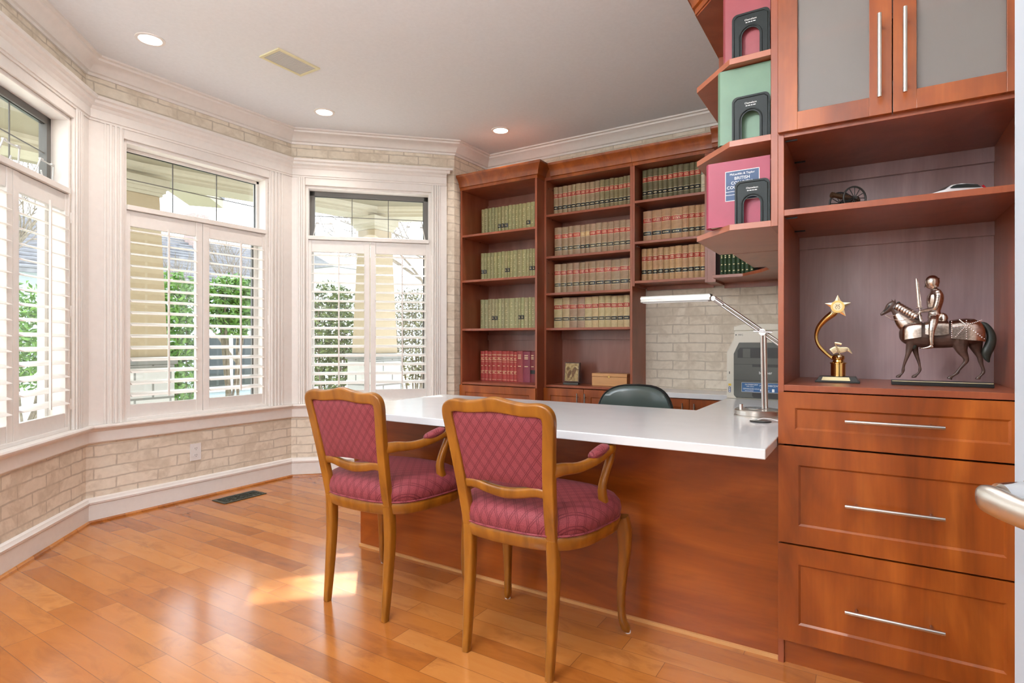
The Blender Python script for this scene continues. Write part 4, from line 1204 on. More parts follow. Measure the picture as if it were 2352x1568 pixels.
# ------------------------------------------------------------------ desk lamp
t = thing('desk_lamp', 'brushed metal bar desk lamp with angled arm on the white desktop', 'lamp', (-.41, 2.57, .75))
bx, by = -.409, 2.62
MB().lathe([(.0, .7502), (.096, .7502), (.096, .757), (.093, .759), (.093, .777), (.090, .781), (.060, .7825), (.0, .783)], (bx, by, 0), 48).build('base', 'nickel', t, smooth=35)
MB().cyl((bx - .062, by - .03, .781), (bx - .062, by - .03, .802), .0085, n=20).build('dimmer_knob', 'chrome', t, smooth=40)
MB().lathe([(0, .783), (.045, .783), (.045, .7845), (0, .7845)], (bx - .01, by + .012, 0), 32).build('touch_disc', 'steel', t, smooth=40)
px, py = -.383, by + .01
m = MB(); m.cyl((px - .0065, py, .782), (px - .012, py, 1.098), .0068, n=14); m.cyl((px + .0065, py, .782), (px + .001, py, 1.098), .0068, n=14)
m.build('pole', 'steel', t, smooth=40)
jx, jz = -.391, 1.110
m = MB(); m.cyl((jx, py - .016, jz), (jx, py + .016, jz), .0145, n=20); m.cyl((jx - .034, py - .018, jz + .004), (jx + .040, py - .018, jz - .001), .0042, n=10)
m.build('joint', 'chrome', t, smooth=40)
e0, e1 = Vector((-.594, py, 1.262)), Vector((-.284, py, 1.0285))
dv = (e1 - e0).normalized(); pv = Vector((-dv.z, 0, dv.x)) * .0065
m = MB(); m.cyl(e0 + pv, e1 + pv, .0052, n=12); m.cyl(e0 - pv, e1 - pv, .0052, n=12); m.build('arm', 'steel', t, smooth=40)
m = MB(); m.cyl(e0 - dv * .004, e0 + dv * .05, .009, n=12); m.cyl(e0 + Vector((.0, -.014, 0)), e0 + Vector((0, .014, 0)), .010, n=14); m.build('head_joint', 'steel', t, smooth=40)
hm = MB(); hm.box(-.925, -.603, py - .024, py + .024, 1.2525, 1.2835); hd = hm.build('lamp_head', 'head_metal', t, bevel=.004)
MB().box(-.915, -.613, py - .019, py + .019, 1.2505, 1.2525).build('diffuser', 'outlet', hd)
m = MB(); m.box(-.924, -.604, py - .0262, py - .024, 1.268, 1.277); m.build('trim_strip', 'chrome', hd)
t = thing('cable_grommet', 'small dark oval grommet plate with cord beside the lamp base', 'grommet', (-.385, 2.44, .75))
MB().lathe([(0, .7504), (.040, .7504), (.040, .754), (.034, .7555), (0, .7555)], (-.372, 2.445, 0), 28).build('plate', 'black', t, smooth=40)
MB().tube([(-.383, 2.445, .757), (-.365, 2.452, .764), (-.34, 2.46, .762), (-.31, 2.47, .7555), (-.29, 2.475, .7535)], .0026, n=8).build('cord', 'outlet', t, smooth=60)

# ------------------------------------------------------------------ things on the middle bookcase ledge
t = thing('horse_picture', 'small framed sepia picture of horse heads on the bookcase ledge', 'picture', (-2.03, 4.10, .725))
rm = Matrix.Rotation(math.radians(-6), 3, 'X')
fr = lambda x, y, z: Vector((-2.027, 4.10, .7255)) + rm @ Vector((x, y, z))
m = MB(); m.box(-.066, .066, 0, .020, .022, .178, fr=fr); pf = m.build('frame', plain('dark_picture_frame', (.10, .05, .03), .35), t, bevel=.002)
m, nt, b = base('sepia_art', rough=.4)
f = noise_tex(nt, coords(nt, 'Object', (14, 14, 14)), 1.4, 5, .6, 1.6)
setin(nt, b.inputs['Base Color'], ramp(nt, f, [(.35, (.16, .08, .02)), (.5, (.42, .28, .10)), (.7, (.56, .42, .20))])); M['sepia'] = m
MB().box(-.058, .058, -.0015, 0, .028, .170, fr=fr).build('print', 'sepia', pf)
hh = MB()
for ox, oz, s in ((-.020, .075, .8), (.018, .090, 1.0)):
    hh.loft([fr(ox + .020 * s, -.003, oz + .045 * s), fr(ox + .008 * s, -.003, oz + .030 * s), fr(ox, -.003, oz + .012 * s), fr(ox - .006 * s, -.003, oz - .012 * s), fr(ox - .008 * s, -.003, oz - .030 * s)],
            [(.010 * s, .001), (.017 * s, .0012), (.016 * s, .0012), (.010 * s, .0012), (.007 * s, .001)], up=(0, 1, 0), n=10, sub=2, ex=2)
hh.build('horse_heads', plain('sepia_ink', (.18, .09, .03), .5, .5, 120), pf, smooth=60)
MB().box(-2.093, -1.961, 4.085, 4.125, .7255, .742).build('base', 'dark_plastic', t, bevel=.002)
t = thing('wooden_box', 'light wooden hinged box with brass clasp on the bookcase ledge', 'box', (-1.71, 4.15, .725))
MB().box(-1.847, -1.560, 4.10, 4.22, .7255, .796).build('body', 'ltwood', t, bevel=.002)
MB().box(-1.848, -1.559, 4.099, 4.221, .7975, .823).build('lid', 'ltwood', t, bevel=.002)
MB().box(-1.704 - .008, -1.704 + .008, 4.096, 4.099, .790, .806).build('clasp', 'gold', t)

# ------------------------------------------------------------------ trophy
TY = 2.32
t = thing('star_trophy', 'gold star and music note trophy on a black base in the niche', 'trophy', (-.10, TY, .926))
m = MB()
def frus(mb, cx, y, x0, x1, d0, d1, z0, z1):
    mb.add([(cx + sx * x0, y + sy * d0, z0) for sx, sy in ((-1, -1), (1, -1), (1, 1), (-1, 1))] + [(cx + sx * x1, y + sy * d1, z1) for sx, sy in ((-1, -1), (1, -1), (1, 1), (-1, 1))],
           [(0, 3, 2, 1), (4, 5, 6, 7), (0, 1, 5, 4), (1, 2, 6, 5), (2, 3, 7, 6), (3, 0, 4, 7)])
frus(m, -.100, TY, .068, .068, .045, .045, .9262, .9325); frus(m, -.100, TY, .064, .055, .042, .032, .9325, .9475)
bs = m.build('base', 'black', t, bevel=.001)
m = MB(); m.add([(-.148, TY - .0425, .934), (-.060, TY - .0425, .934), (-.064, TY - .034, .9455), (-.144, TY - .034, .9455)], [(0, 1, 2, 3)]); m.build('plaque', 'gilt', bs)
m = MB(); m.lathe([(.023, .9475), (.023, .991), (.026, .992), (.026, .995), (.018, .999), (.016, 1.004), (.020, 1.010), (.020, 1.018), (.013, 1.024), (0, 1.026)], (-.098, TY, 0), 28)
m.build('column', 'gold', t, smooth=35)
m = MB(); arm = [(-.112, TY, 1.008), (-.135, TY, 1.028), (-.158, TY, 1.055), (-.167, TY, 1.085), (-.160, TY - .004, 1.118), (-.140, TY - .006, 1.146), (-.112, TY - .008, 1.170), (-.098, TY - .008, 1.184)]
m.loft(arm, [(.006, .004), (.006, .005), (.006, .006), (.006, .007), (.008, .009), (.010, .013), (.012, .016), (.006, .016)], up=(0, 1, 0), n=12, sub=4, ex=2.4)
m.build('swoosh', 'gold', t, smooth=60)
sc, sz_, sr = -.0985, 1.192, .040
def star(cx, cz, R, r, rot=0):
    return [(cx + (R if k % 2 == 0 else r) * math.sin(math.pi * k / 5 + rot), cz + (R if k % 2 == 0 else r) * math.cos(math.pi * k / 5 + rot)) for k in range(10)]
m = MB(); o2 = star(sc, sz_, .042, .019); yf = TY - .022
n = 10; vs = [(x, yf, z) for x, z in o2] + [(x, yf + .006, z) for x, z in o2] + [(sc, yf - .005, sz_)]
m.add(vs, [(i, (i + 1) % n, 2 * n) for i in range(n)] + [(i, n + i, n + (i + 1) % n, (i + 1) % n) for i in range(n)] + [tuple(range(n, 2 * n))])
s_ = m.build('star', 'goldpale', t)
m = MB(); m.cyl((sc, yf - .003, sz_), (sc, yf - .008, sz_), .0215, n=32); md = m.build('medallion', 'gold', s_, smooth=40)
m = MB(); m.cyl((sc, yf - .008, sz_), (sc, yf - .0088, sz_), .0145, n=32); m.build('medallion_face', 'goldpale', md, smooth=40)
m = MB()
for s in (-1, 1):
    m.tube([(sc + s * x, yf - .0095, sz_ + z) for x, z in ((.006, .008), (.0045, .006), (.004, .002), (.007, -.003), (.006, -.007), (.001, -.008))], .0008, n=6)
for z in (-.003, 0, .003, .005): m.cyl((sc - .003, yf - .0095, sz_ + z), (sc + .003, yf - .0095, sz_ + z), .0005, n=5)
m.build('lyre', 'horse', md)
m = MB(); m.cyl((-.090, TY - .022, 1.018), (-.108, TY - .022, 1.066), .0022, n=10); m.ellipsoid((-.094, TY - .018, 1.017), (.010, .007, .007))
m.loft([(-.108, TY - .022, 1.064), (-.097, TY - .022, 1.063), (-.087, TY - .022, 1.060)], [(.004, .0015)] * 3, up=(0, 1, 0), n=8, sub=2)
m.build('music_note', 'goldpale', t, smooth=50)
m = MB()
st_ = [(-.118, 1.034), (-.105, 1.042), (-.092, 1.040), (-.080, 1.042), (-.068, 1.042), (-.056, 1.028)]
m.loft([(x, TY - .014, z) for x, z in st_], [(.011, .0012), (.011, .0012), (.010, .0012), (.009, .0012), (.006, .0012), (.001, .0008)], up=(0, 1, 0), n=8, sub=3, ex=4)
sv = m.build('stave', 'goldpale', t, smooth=50)
m = MB()
for dz in (-.006, -.002, .002, .006): m.tube([(x, TY - .0158, z + dz * (1 if i < 4 else .4)) for i, (x, z) in enumerate(st_[:-1])], .0006, n=5)
m.build('stave_lines', 'horse', sv)

# ------------------------------------------------------------------ mounted knight figurine
KY = 2.31
t = thing('mounted_knight_statuette', 'metal statuette of an armoured knight with sword on a walking horse', 'statuette', (.19, KY, .93))
def K(cx, cy, dy=0.0): return Vector((.058 + (cx / 5.6 - 57) * .001132, KY + dy, 1.07 + (164 - cy / 5.6) * .00142 + .001))
u = .000215    # metres per drawing unit
def kl(mb, pts, up=(0, 1, 0), n=14, sub=4, ex=2.2, mi=0):
    """pts: (x, y, depth, half in-plane, half depth) in drawing units"""
    return mb.loft([K(p[0], p[1], p[2] * u) for p in pts], [(p[3] * u, p[4] * u) for p in pts], up=up, n=n, sub=sub, ex=ex, mi=mi)
m = MB(); m.box(.058, .322, KY - .034, KY + .034, .9262, .941); m.build('base', 'black', t, bevel=.0015)
m = MB(); m.box(.060, .320, KY - .0345, KY - .034, .9385, .9400); m.build('base_gilt_edge', 'gilt', t)
m = MB()
kl(m, [(430, 790, 0, 20, 20), (455, 795, 0, 90, 80), (520, 810, 0, 155, 120), (620, 825, 0, 185, 140), (800, 845, 0, 190, 150), (1000, 850, 0, 185, 150), (1180, 835, 0, 185, 150), (1340, 820, 0, 175, 145), (1450, 815, 0, 140, 115), (1520, 820, 0, 70, 60), (1535, 820, 0, 15, 15)], n=20)
kl(m, [(640, 760, 0, 140, 85), (560, 690, 0, 135, 80), (480, 600, 0, 112, 65), (420, 520, 0, 92, 52), (380, 460, 0, 75, 45), (360, 430, 0, 50, 35)])
kl(m, [(385, 420, 0, 40, 30), (350, 430, 0, 62, 42), (305, 465, 0, 66, 40), (255, 510, 0, 42, 30), (205, 545, 0, 28, 24), (175, 560, 0, 22, 20), (165, 563, 0, 8, 8)])
kl(m, [(340, 400, 12, 14, 8), (332, 372, 14, 10, 6), (325, 352, 14, 3, 3)], n=8, sub=2); kl(m, [(375, 400, -14, 14, 8), (372, 370, -16, 10, 6), (366, 350, -16, 3, 3)], n=8, sub=2)
for d, pts in ((-62, [(600, 900, 75), (570, 1000, 52), (545, 1090, 33), (510, 1180, 22), (487, 1255, 17), (482, 1300, 22), (470, 1335, 15), (440, 1365, 18), (415, 1385, 30), (412, 1398, 33)]),
               (62, [(620, 900, 75), (640, 1000, 50), (665, 1090, 32), (695, 1180, 22), (712, 1250, 17), (714, 1290, 22), (700, 1330, 15), (670, 1360, 18), (635, 1385, 30), (632, 1398, 33)]),
               (-62, [(1230, 860, 130), (1225, 950, 105), (1245, 1040, 70), (1285, 1110, 42), (1296, 1165, 34), (1260, 1215, 25), (1205, 1280, 21), (1185, 1315, 24), (1140, 1350, 17), (1100, 1375, 28), (1085, 1398, 35)]),
               (62, [(1400, 860, 120), (1420, 950, 95), (1450, 1040, 60), (1478, 1110, 38), (1490, 1165, 32), (1505, 1220, 23), (1525, 1280, 21), (1520, 1315, 23), (1490, 1350, 17), (1460, 1380, 28), (1455, 1398, 35)])):
    kl(m, [(x, y, d * (1 if y > 1000 else .8), r, r * .9) for x, y, r in pts], up=(0, 1, 0), n=12, sub=3)
horse = m.build('horse', 'horse', t, remesh=.0016)
kl2 = MB(); kl(kl2, [(1470, 700, 0, 22, 20), (1530, 715, 0, 38, 30), (1590, 790, 0, 48, 36), (1612, 880, 0, 58, 40), (1590, 980, 0, 66, 42), (1555, 1060, 0, 62, 40), (1560, 1130, 0, 40, 26), (1585, 1180, 0, 10, 8)], n=12)
kl2.build('tail', 'tailm', t, smooth=60)
mm = MB(); kl(mm, [(600, 930, -55, 30, 24), (625, 990, -60, 42, 30), (630, 1020, -60, 20, 18)], n=10); mm.build('chest_tassel', 'tailm', t, smooth=60)
mn = MB()
for k in range(9):
    q = k / 8; x, y = 420 + 250 * q, 415 + 165 * q + 20 * math.sin(q * 3)
    mn.ellipsoid(K(x, y - 6, 0), (.0052, .004, .0042), 8, 5)
mn.build('mane', 'tailm', t, smooth=60)
# horse armour: neck plates, breast cloth, rump cloth, saddle skirt, headpiece
a = MB()
for k in range(8):
    q = k / 7.0; x, y = 405 + 240 * q, 445 + 135 * q
    kl(a, [(x - 20, y + 2, 0, 62, 64 + 26 * q), (x - 10, y + 8, 0, 74, 72 + 26 * q), (x + 10, y + 22, 0, 70, 70 + 26 * q)], n=14, sub=1)
a.build('neck_armour', 'pewter', t, smooth=50)
a = MB(); kl(a, [(395, 560, 0, 60, 60), (450, 620, 0, 95, 78), (520, 690, 0, 118, 92), (600, 740, 0, 105, 100)], n=18); a.build('mail_collar', 'pewter', t, smooth=60)
a = MB()
def skirt(mb, xs, top, bot, hw):
    """cloth hanging over the body: arch section per x"""
    rings = []
    for x, tp, bt, w in zip(xs, top, bot, hw):
        r = []
        for k in range(15):
            s = -1 + 2 * k / 14
            ang = s * math.pi / 2
            yy = tp + (bt - tp) * (1 - math.cos(ang) if abs(s) < .6 else (1 - math.cos(.6 * math.pi / 2)) + (abs(s) - .6) / .4 * math.cos(.6 * math.pi / 2))
            dw = w * math.sin(max(-1, min(1, s / .6)) * math.pi / 2) * (1 + .06 * max(0, abs(s) - .6))
            r.append(K(x, yy, dw * u))
        rings.append(r + [p + Vector((0, .0008 if p.y > KY else -.0008, .0006)) for p in r[::-1]])
    mb.ring(rings)
skirt(a, (470, 500, 560, 640, 720), (720, 690, 670, 660, 660), (905, 900, 890, 880, 865), (110, 135, 155, 165, 165))
a.build('breast_cloth', 'pewter', t, smooth=50)
a = MB(); skirt(a, (1100, 1200, 1300, 1400, 1480, 1530), (655, 640, 632, 640, 680, 740), (885, 895, 905, 912, 918, 925), (165, 165, 165, 158, 140, 100)); cr = a.build('rump_cloth', 'pewter', t, smooth=50)
a = MB()
for x0, y0, x1, y1 in ((1105, 660, 1108, 885), (1290, 650, 1290, 900), (1290, 720, 1130, 740), (1290, 720, 1150, 870), (1290, 720, 1480, 660), (1290, 720, 1520, 900), (1290, 720, 1200, 650)):
    n = 9
    for k in range(n):
        q = (k + .5) / n; x, y = x0 + (x1 - x0) * q, y0 + (y1 - y0) * q
        a.ellipsoid(K(x, y, (-168 if x < 1450 else -150) * u), (.0022, .0016, .0022), 6, 4)
a.build('studs', 'chrome', cr, smooth=60)
a = MB(); skirt(a, (770, 840, 920, 1000, 1070), (670, 650, 640, 645, 655), (830, 845, 850, 845, 830), (160, 168, 170, 168, 162)); a.build('saddle_skirt', 'pewter', t, smooth=50)
a = MB(); kl(a, [(990, 560, 0, 20, 60), (1010, 590, 0, 48, 85), (1020, 630, 0, 55, 95), (1010, 665, 0, 40, 95)], n=14); a.build('saddle_back', 'pewter', t, smooth=60)
a = MB(); kl(a, [(700, 560, 0, 18, 50), (705, 610, 0, 30, 75), (720, 660, 0, 34, 90)], n=12); a.build('saddle_pommel', 'pewter', t, smooth=60)
a = MB(); kl(a, [(300, 440, 0, 20, 46), (270, 475, 0, 14, 40), (215, 525, 0, 10, 30)], n=12); a.build('face_plate', 'black', t, smooth=60)
a = MB()
for s in (-1, 1):
    a.tube([K(235, 575, s * 28 * u / u), K(235, 575, s * 30 * u)][1:] + [K(330, 630, s * 60 * u), K(450, 650, s * 85 * u), K(570, 625, s * 80 * u), K(700, 570, s * 30 * u)], .0011, n=6)
    a.tube([K(235, 575, s * 30 * u), K(300, 580, s * 45 * u), K(380, 575, s * 60 * u)], .0010, n=6)
a.build('reins', 'chrome', t, smooth=60)
# rider: one armoured body
r = MB()
kl(r, [(895, 640, 0, 84, 100), (905, 590, 0, 90, 102), (898, 540, 0, 78, 86), (900, 470, 0, 94, 98), (908, 390, 0, 108, 112), (915, 320, 0, 98, 108), (902, 270, 0, 62, 66), (890, 240, 0, 44, 44)], up=(0, 1, 0), n=16, ex=2.3)
for s in (-1, 1):
    kl(r, [(925, 290, s * 95, 40, 36), (945, 330, s * 118, 46, 40), (935, 400, s * 122, 40, 34), (915, 470, s * 120, 38, 34), (890, 505, s * 112, 34, 30), (820, 515, s * 75, 28, 24), (755, 525, s * 40, 24, 20), (725, 530, s * 22, 22, 20)], n=12, sub=3)
    kl(r, [(900, 600, s * 90, 60, 52), (880, 660, s * 150, 62, 48), (862, 730, s * 190, 52, 42), (850, 780, s * 205, 44, 40), (845, 850, s * 208, 36, 34), (845, 920, s * 208, 32, 30), (850, 965, s * 206, 30, 28)], n=12, sub=3)
    kl(r, [(870, 985, s * 206, 22, 22), (835, 990, s * 208, 26, 24), (785, 1002, s * 210, 18, 20), (730, 1010, s * 212, 9, 12), (705, 1012, s * 212, 3, 5)], n=10, sub=3)
    r.ellipsoid(K(848, 785, s * 206 * u), (.0085, .009, .0085), 10, 7)
    r.ellipsoid(K(935, 300, s * 108 * u), (.011, .010, .012), 10, 7)
    for k in range(4):   # gauntlet fingers round the hilt
        r.ellipsoid(K(712 - 4 * k, 510 + 16 * k, s * 14 * u), (.0042, .0034, .0022), 8, 5)
rider = r.build('rider', 'pewter', t, remesh=.0013)
r = MB()
r.ellipsoid(K(872, 155, 0), (.0205, .018, .0225), 16, 11)
kl(r, [(905, 235, 0, 58, 62), (890, 205, 0, 66, 66), (880, 170, 0, 70, 68)], n=14, sub=2)
kl(r, [(850, 222, 0, 30, 44), (815, 215, 0, 22, 34), (778, 190, 0, 10, 16)], n=12, sub=2)
kl(r, [(945, 120, 0, 8, 8), (968, 110, 0, 9, 9)], n=8, sub=1)
hl = r.build('helmet', 'pewter', rider, remesh=.0012)
r = MB(); kl(r, [(800, 150, 0, 16, 40), (785, 190, 0, 10, 30), (770, 220, 0, 6, 18)], n=10, sub=2); r.ellipsoid(K(815, 175, 0), (.006, .011, .009), 10, 7)
r.build('face', 'horse', rider, smooth=60)
r = MB()
for k in range(7): kl(r, [(830, 555 + k * 18, -118, 5, 22), (915, 548 + k * 18, -128, 5, 22)], n=8, sub=0)
for k in range(6): kl(r, [(905, 300 + k * 32, -150, 4, 14), (950, 305 + k * 32, -150, 4, 14)], n=8, sub=0)
r.build('armour_bands', 'chrome', rider, smooth=60)
s_ = MB(); kl(s_, [(705, 470, 0, 26, 12), (690, 300, 0, 25, 12), (672, 150, 0, 22, 11), (664, 112, 0, 12, 8), (661, 98, 0, 9, 8)], n=10, sub=1, ex=2)
s_.cyl(K(660, 480, 0), K(745, 478, 0), .0028, n=10); s_.cyl(K(704, 470, 0), K(714, 585, 0), .0028, n=10); s_.ellipsoid(K(715, 590, 0), (.005, .005, .005), 10, 7)
s_.build('sword', 'pewter', t, smooth=40)

# ------------------------------------------------------------------ cannon and car on the niche shelf
t = thing('toy_cannon', 'small black model field cannon on the niche shelf', 'model cannon', (-.07, 2.25, 1.508))
rz = Matrix.Rotation(math.radians(-145), 3, 'Z'); kc = Vector((-.068, 2.25, 1.508))
fc = lambda x, y, z: kc + rz @ Vector((x, y, z))
for s in (-1, 1):
    m = MB(); R = .038
    rim = [fc(R * math.cos(a), s * .038, R + .003 + R * math.sin(a)) for a in (2 * math.pi * k / 28 for k in range(28))]
    m.loft(rim, [(.0028, .0028)] * 28, up=tuple(rz @ Vector((0, 1, 0))), n=8, sub=0, ex=3, closed=True)
    for k in range(12):
        a = 2 * math.pi * k / 12; m.cyl(fc(0, s * .038, R + .003), fc(R * math.cos(a), s * .038, R + .003 + R * math.sin(a)), .0013, n=6)
    m.cyl(fc(0, s * .032, R + .003), fc(0, s * .046, R + .003), .007, .005, n=14)
    m.build('wheel', 'black', t, smooth=50)
m = MB(); m.cyl(fc(0, -.030, .041), fc(0, .030, .041), .003, n=10)
m.loft([fc(.018, 0, .040), fc(-.02, 0, .030), fc(-.060, 0, .006), fc(-.075, 0, .004)], [(.007, .005), (.009, .006), (.006, .004), (.005, .003)], n=8, sub=2, ex=4)
m.build('carriage', 'black', t, smooth=50)
m = MB(); m.cyl(fc(-.030, 0, .046), fc(.050, 0, .060), .0105, .0075, n=18); m.cyl(fc(.048, 0, .0597), fc(.056, 0, .061), .0098, n=18); m.cyl(fc(-.034, 0, .045), fc(-.028, 0, .046), .012, n=18); m.ellipsoid(fc(-.040, 0, .044), (.005, .005, .005), 8, 6)
m.build('barrel', plain('dark_brass', (.10, .06, .035), .3, metal=.6), t, smooth=40)

t = thing('toy_car', 'white model estate car with red tail lights on the niche shelf', 'model car', (.235, 2.27, 1.508))
rz2 = Matrix.Rotation(math.radians(28), 3, 'Z'); k2 = Vector((.222, 2.27, 1.5085))
fk = lambda x, y, z: k2 + rz2 @ Vector((x, y, z))
m = MB()
# side profile from nose (-x) to tail (+x): half width per station
st = [(-.082, .010, .020, .022), (-.078, .008, .026, .028), (-.060, .008, .032, .032), (-.035, .008, .036, .034), (-.010, .008, .038, .0345), (.030, .008, .039, .0345), (.060, .009, .040, .034), (.076, .010, .038, .031), (.081, .014, .032, .027)]
rings = []
for x, zb, zt, hw in st:
    rings.append([fk(x, y, z) for y, z in ((-hw, zb), (hw, zb), (hw * 1.02, (zb + zt) / 2), (hw * .94, zt), (0, zt + .0015), (-hw * .94, zt), (-hw * 1.02, (zb + zt) / 2))])
m.ring(rings); bd = m.build('body', 'white_toy', t, smooth=50)
m = MB(); rings = []
for x, zt, hb, ht2 in ((-.046, .036, .030, .028), (-.020, .052, .031, .024), (.010, .057, .032, .025), (.045, .055, .032, .024), (.068, .047, .031, .023), (.078, .037, .029, .026)):
    rings.append([fk(x, y, z) for y, z in ((-hb, .034), (hb, .034), (ht2, zt - .003), (ht2 * .8, zt), (-ht2 * .8, zt), (-ht2, zt - .003))])
m.ring(rings); m.build('cabin', 'white_toy', bd, smooth=50)
m = MB()
for s in (-1, 1):
    m.add([fk(x, s * y, z) for x, y, z in ((-.034, .0315, .039), (.060, .0325, .040), (.052, .0272, .0505), (.020, .0268, .0530), (-.008, .0264, .0515), (-.020, .0275, .0480))], [(0, 1, 2, 3, 4, 5)])
m.add([fk(x, y, z) for x, y, z in ((.0805, -.024, .0385), (.0805, .024, .0385), (.0715, .019, .0475), (.0715, -.019, .0475))], [(0, 1, 2, 3)])
m.add([fk(x, y, z) for x, y, z in ((-.047, -.026, .0375), (-.047, .026, .0375), (-.023, .021, .0515), (-.023, -.021, .0515))], [(0, 1, 2, 3)])
m.build('window', 'dark_glass', bd)
m = MB()
for s in (-1, 1):
    m.loft([fk(.0790, s * .027, .026), fk(.0775, s * .027, .034), fk(.0740, s * .0245, .042), fk(.069, s * .0225, .048)], [(.0045, .003)] * 4, n=8, sub=2)
m.build('tail_light', 'red_lens', bd, smooth=50)
for x in (-.050, .050):
    for s in (-1, 1):
        m = MB(); m.cyl(fk(x, s * .024, .0125), fk(x, s * .0365, .0125), .0125, n=20); m.cyl(fk(x, s * .0365, .0125), fk(x, s * .037, .0125), .0075, n=14, mi=1)
        m.build('wheel', ['black', 'steel'], t, smooth=40)
m = MB(); m.box(-.010, .010, 0, .001, .018, .024, fr=lambda x, y, z: fk(.0835 + y, x, z)); m.build('number_plate', 'black', bd)

# ------------------------------------------------------------------ outside the bay
GZ = -.35
struct(MB().box(-40, XL - .25, -25, 30, GZ - .1, GZ).build('ground', 'lawn'))
struct(MB().box(-6.2, XL - .21, -1.5, 7.2, GZ, -.05).build('porch_deck', 'stone', uvf=lambda c: (c.x, c.y)))
ring_in = [(-5.0, -1.4), (-5.0, 2.45), (-4.25, 4.20), (-2.7, 5.9)]
ring_out = [(-2.0, 7.4), (-5.45, 5.45), (-6.35, 2.70), (-6.35, -1.4)]
struct(MB().prism(ring_in + ring_out, 2.66, 2.72).build('porch_soffit', 'soffit'))
bp = [(-.14, 2.55), (.14, 2.55), (.14, 2.58), (.165, 2.59), (.165, 2.61), (.19, 2.63), (.20, 2.66), (-.20, 2.66), (-.19, 2.63), (-.165, 2.61), (-.165, 2.59), (-.14, 2.58)]
struct(MB().sweep(bp, [(-5.68, -1.4), (-5.68, 2.56), (-5.09, 4.95), (-2.4, 6.6)]).build('porch_beam', 'cream_paint'))
def column(x, y, label, rz=0.0):
    t = thing('porch_column', label, 'column', (x, y, -.05), 'porch columns')
    R = Matrix.Rotation(rz, 3, 'Z'); fr = lambda a, b2, c2: Vector((x, y, 0)) + R @ Vector((a, b2, c2))
    MB().box(-.23, .23, -.23, .23, -.05, .86, fr=fr).build('stone_pier', 'stone', t, bevel=.01, uvf=lambda c: (c.x + c.y, c.z))
    MB().box(-.25, .25, -.25, .25, .861, .93, fr=fr).build('pier_cap', 'stone', t, bevel=.01)
    m = MB(); m.add([fr(sx * .19, sy * .19, .931) for sx, sy in ((-1, -1), (1, -1), (1, 1), (-1, 1))] + [fr(sx * .140, sy * .140, 2.40) for sx, sy in ((-1, -1), (1, -1), (1, 1), (-1, 1))],
                    [(0, 3, 2, 1), (4, 5, 6, 7), (0, 1, 5, 4), (1, 2, 6, 5), (2, 3, 7, 6), (3, 0, 4, 7)])
    m.build('shaft', 'tan', t, bevel=.004)
    m = MB(); m.box(-.158, .158, -.158, .158, 2.4005, 2.43, fr=fr); m.box(-.178, .178, -.178, .178, 2.43, 2.465, fr=fr); m.box(-.20, .20, -.20, .20, 2.465, 2.5495, fr=fr)
    m.build('capital', 'cream_paint', t)
column(-5.68, 2.56, 'tan tapered porch column on stone pier, outside the middle bay window')
column(-5.09, 4.95, 'tan tapered porch column on stone pier, outside the bay window by the bookcases')
# sloped roof eave of the porch gable
t = struct(link(D.objects.new('porch_eave', None))); t.location = (-6.9, 3.6, 2.4); t['_w'] = 1
m = MB(); e0, e1 = Vector((-6.30, 3.10, 2.82)), Vector((-6.98, 3.95, 2.74)); sd2 = Vector((.11, .15, 0))
m.add([e0 - sd2, e0 + sd2, e1 + sd2, e1 - sd2] + [p + Vector((0, 0, .10)) for p in (e0 - sd2, e0 + sd2, e1 + sd2, e1 - sd2)], [(0, 3, 2, 1), (4, 5, 6, 7), (0, 1, 5, 4), (1, 2, 6, 5), (2, 3, 7, 6), (3, 0, 4, 7)])
m.build('eave_board', 'cream_paint', t)
m = MB(); up = Vector((0, 0, .102)); m.add([p + up for p in (e0 - sd2, e0 + sd2 * 1.1, e1 + sd2 * 1.1, e1 - sd2)] + [p + up + Vector((0, 0, .03)) for p in (e0 - sd2, e0 + sd2 * 1.1, e1 + sd2 * 1.1, e1 - sd2)], [(0, 3, 2, 1), (4, 5, 6, 7), (0, 1, 5, 4), (1, 2, 6, 5), (2, 3, 7, 6), (3, 0, 4, 7)])
m.build('shingles', 'roof', t)

def foliage(mb, c, r, n, leaf, rnd, shell=.45):
    c = Vector(c)
    for _ in range(n):
        while True:
            p = Vector((rnd.uniform(-1, 1), rnd.uniform(-1, 1), rnd.uniform(-1, 1)))
            q = (abs(p.x) ** 3 + abs(p.y) ** 3 + abs(p.z) ** 3) ** (1 / 3)
            if shell < q < 1: break
        wob = 1 + .14 * noise.noise(p * 2.3 + c)
        o2 = c + Vector((p.x * r[0] * wob, p.y * r[1] * wob, p.z * r[2] * wob))
        d = Vector((rnd.gauss(0, 1), rnd.gauss(0, 1), rnd.gauss(.2, .7))).normalized()
        s = d.cross(Vector((rnd.gauss(0, 1), rnd.gauss(0, 1), rnd.gauss(0, 1)))).normalized()
        nrm = d.cross(s) * leaf * .12
        L2 = leaf * rnd.uniform(.7, 1.2); w2 = L2 * .2
        mb.add([o2, o2 + d * L2 * .45 + s * w2 + nrm, o2 + d * L2, o2 + d * L2 * .45 - s * w2 + nrm], [(0, 1, 2), (0, 2, 3)])
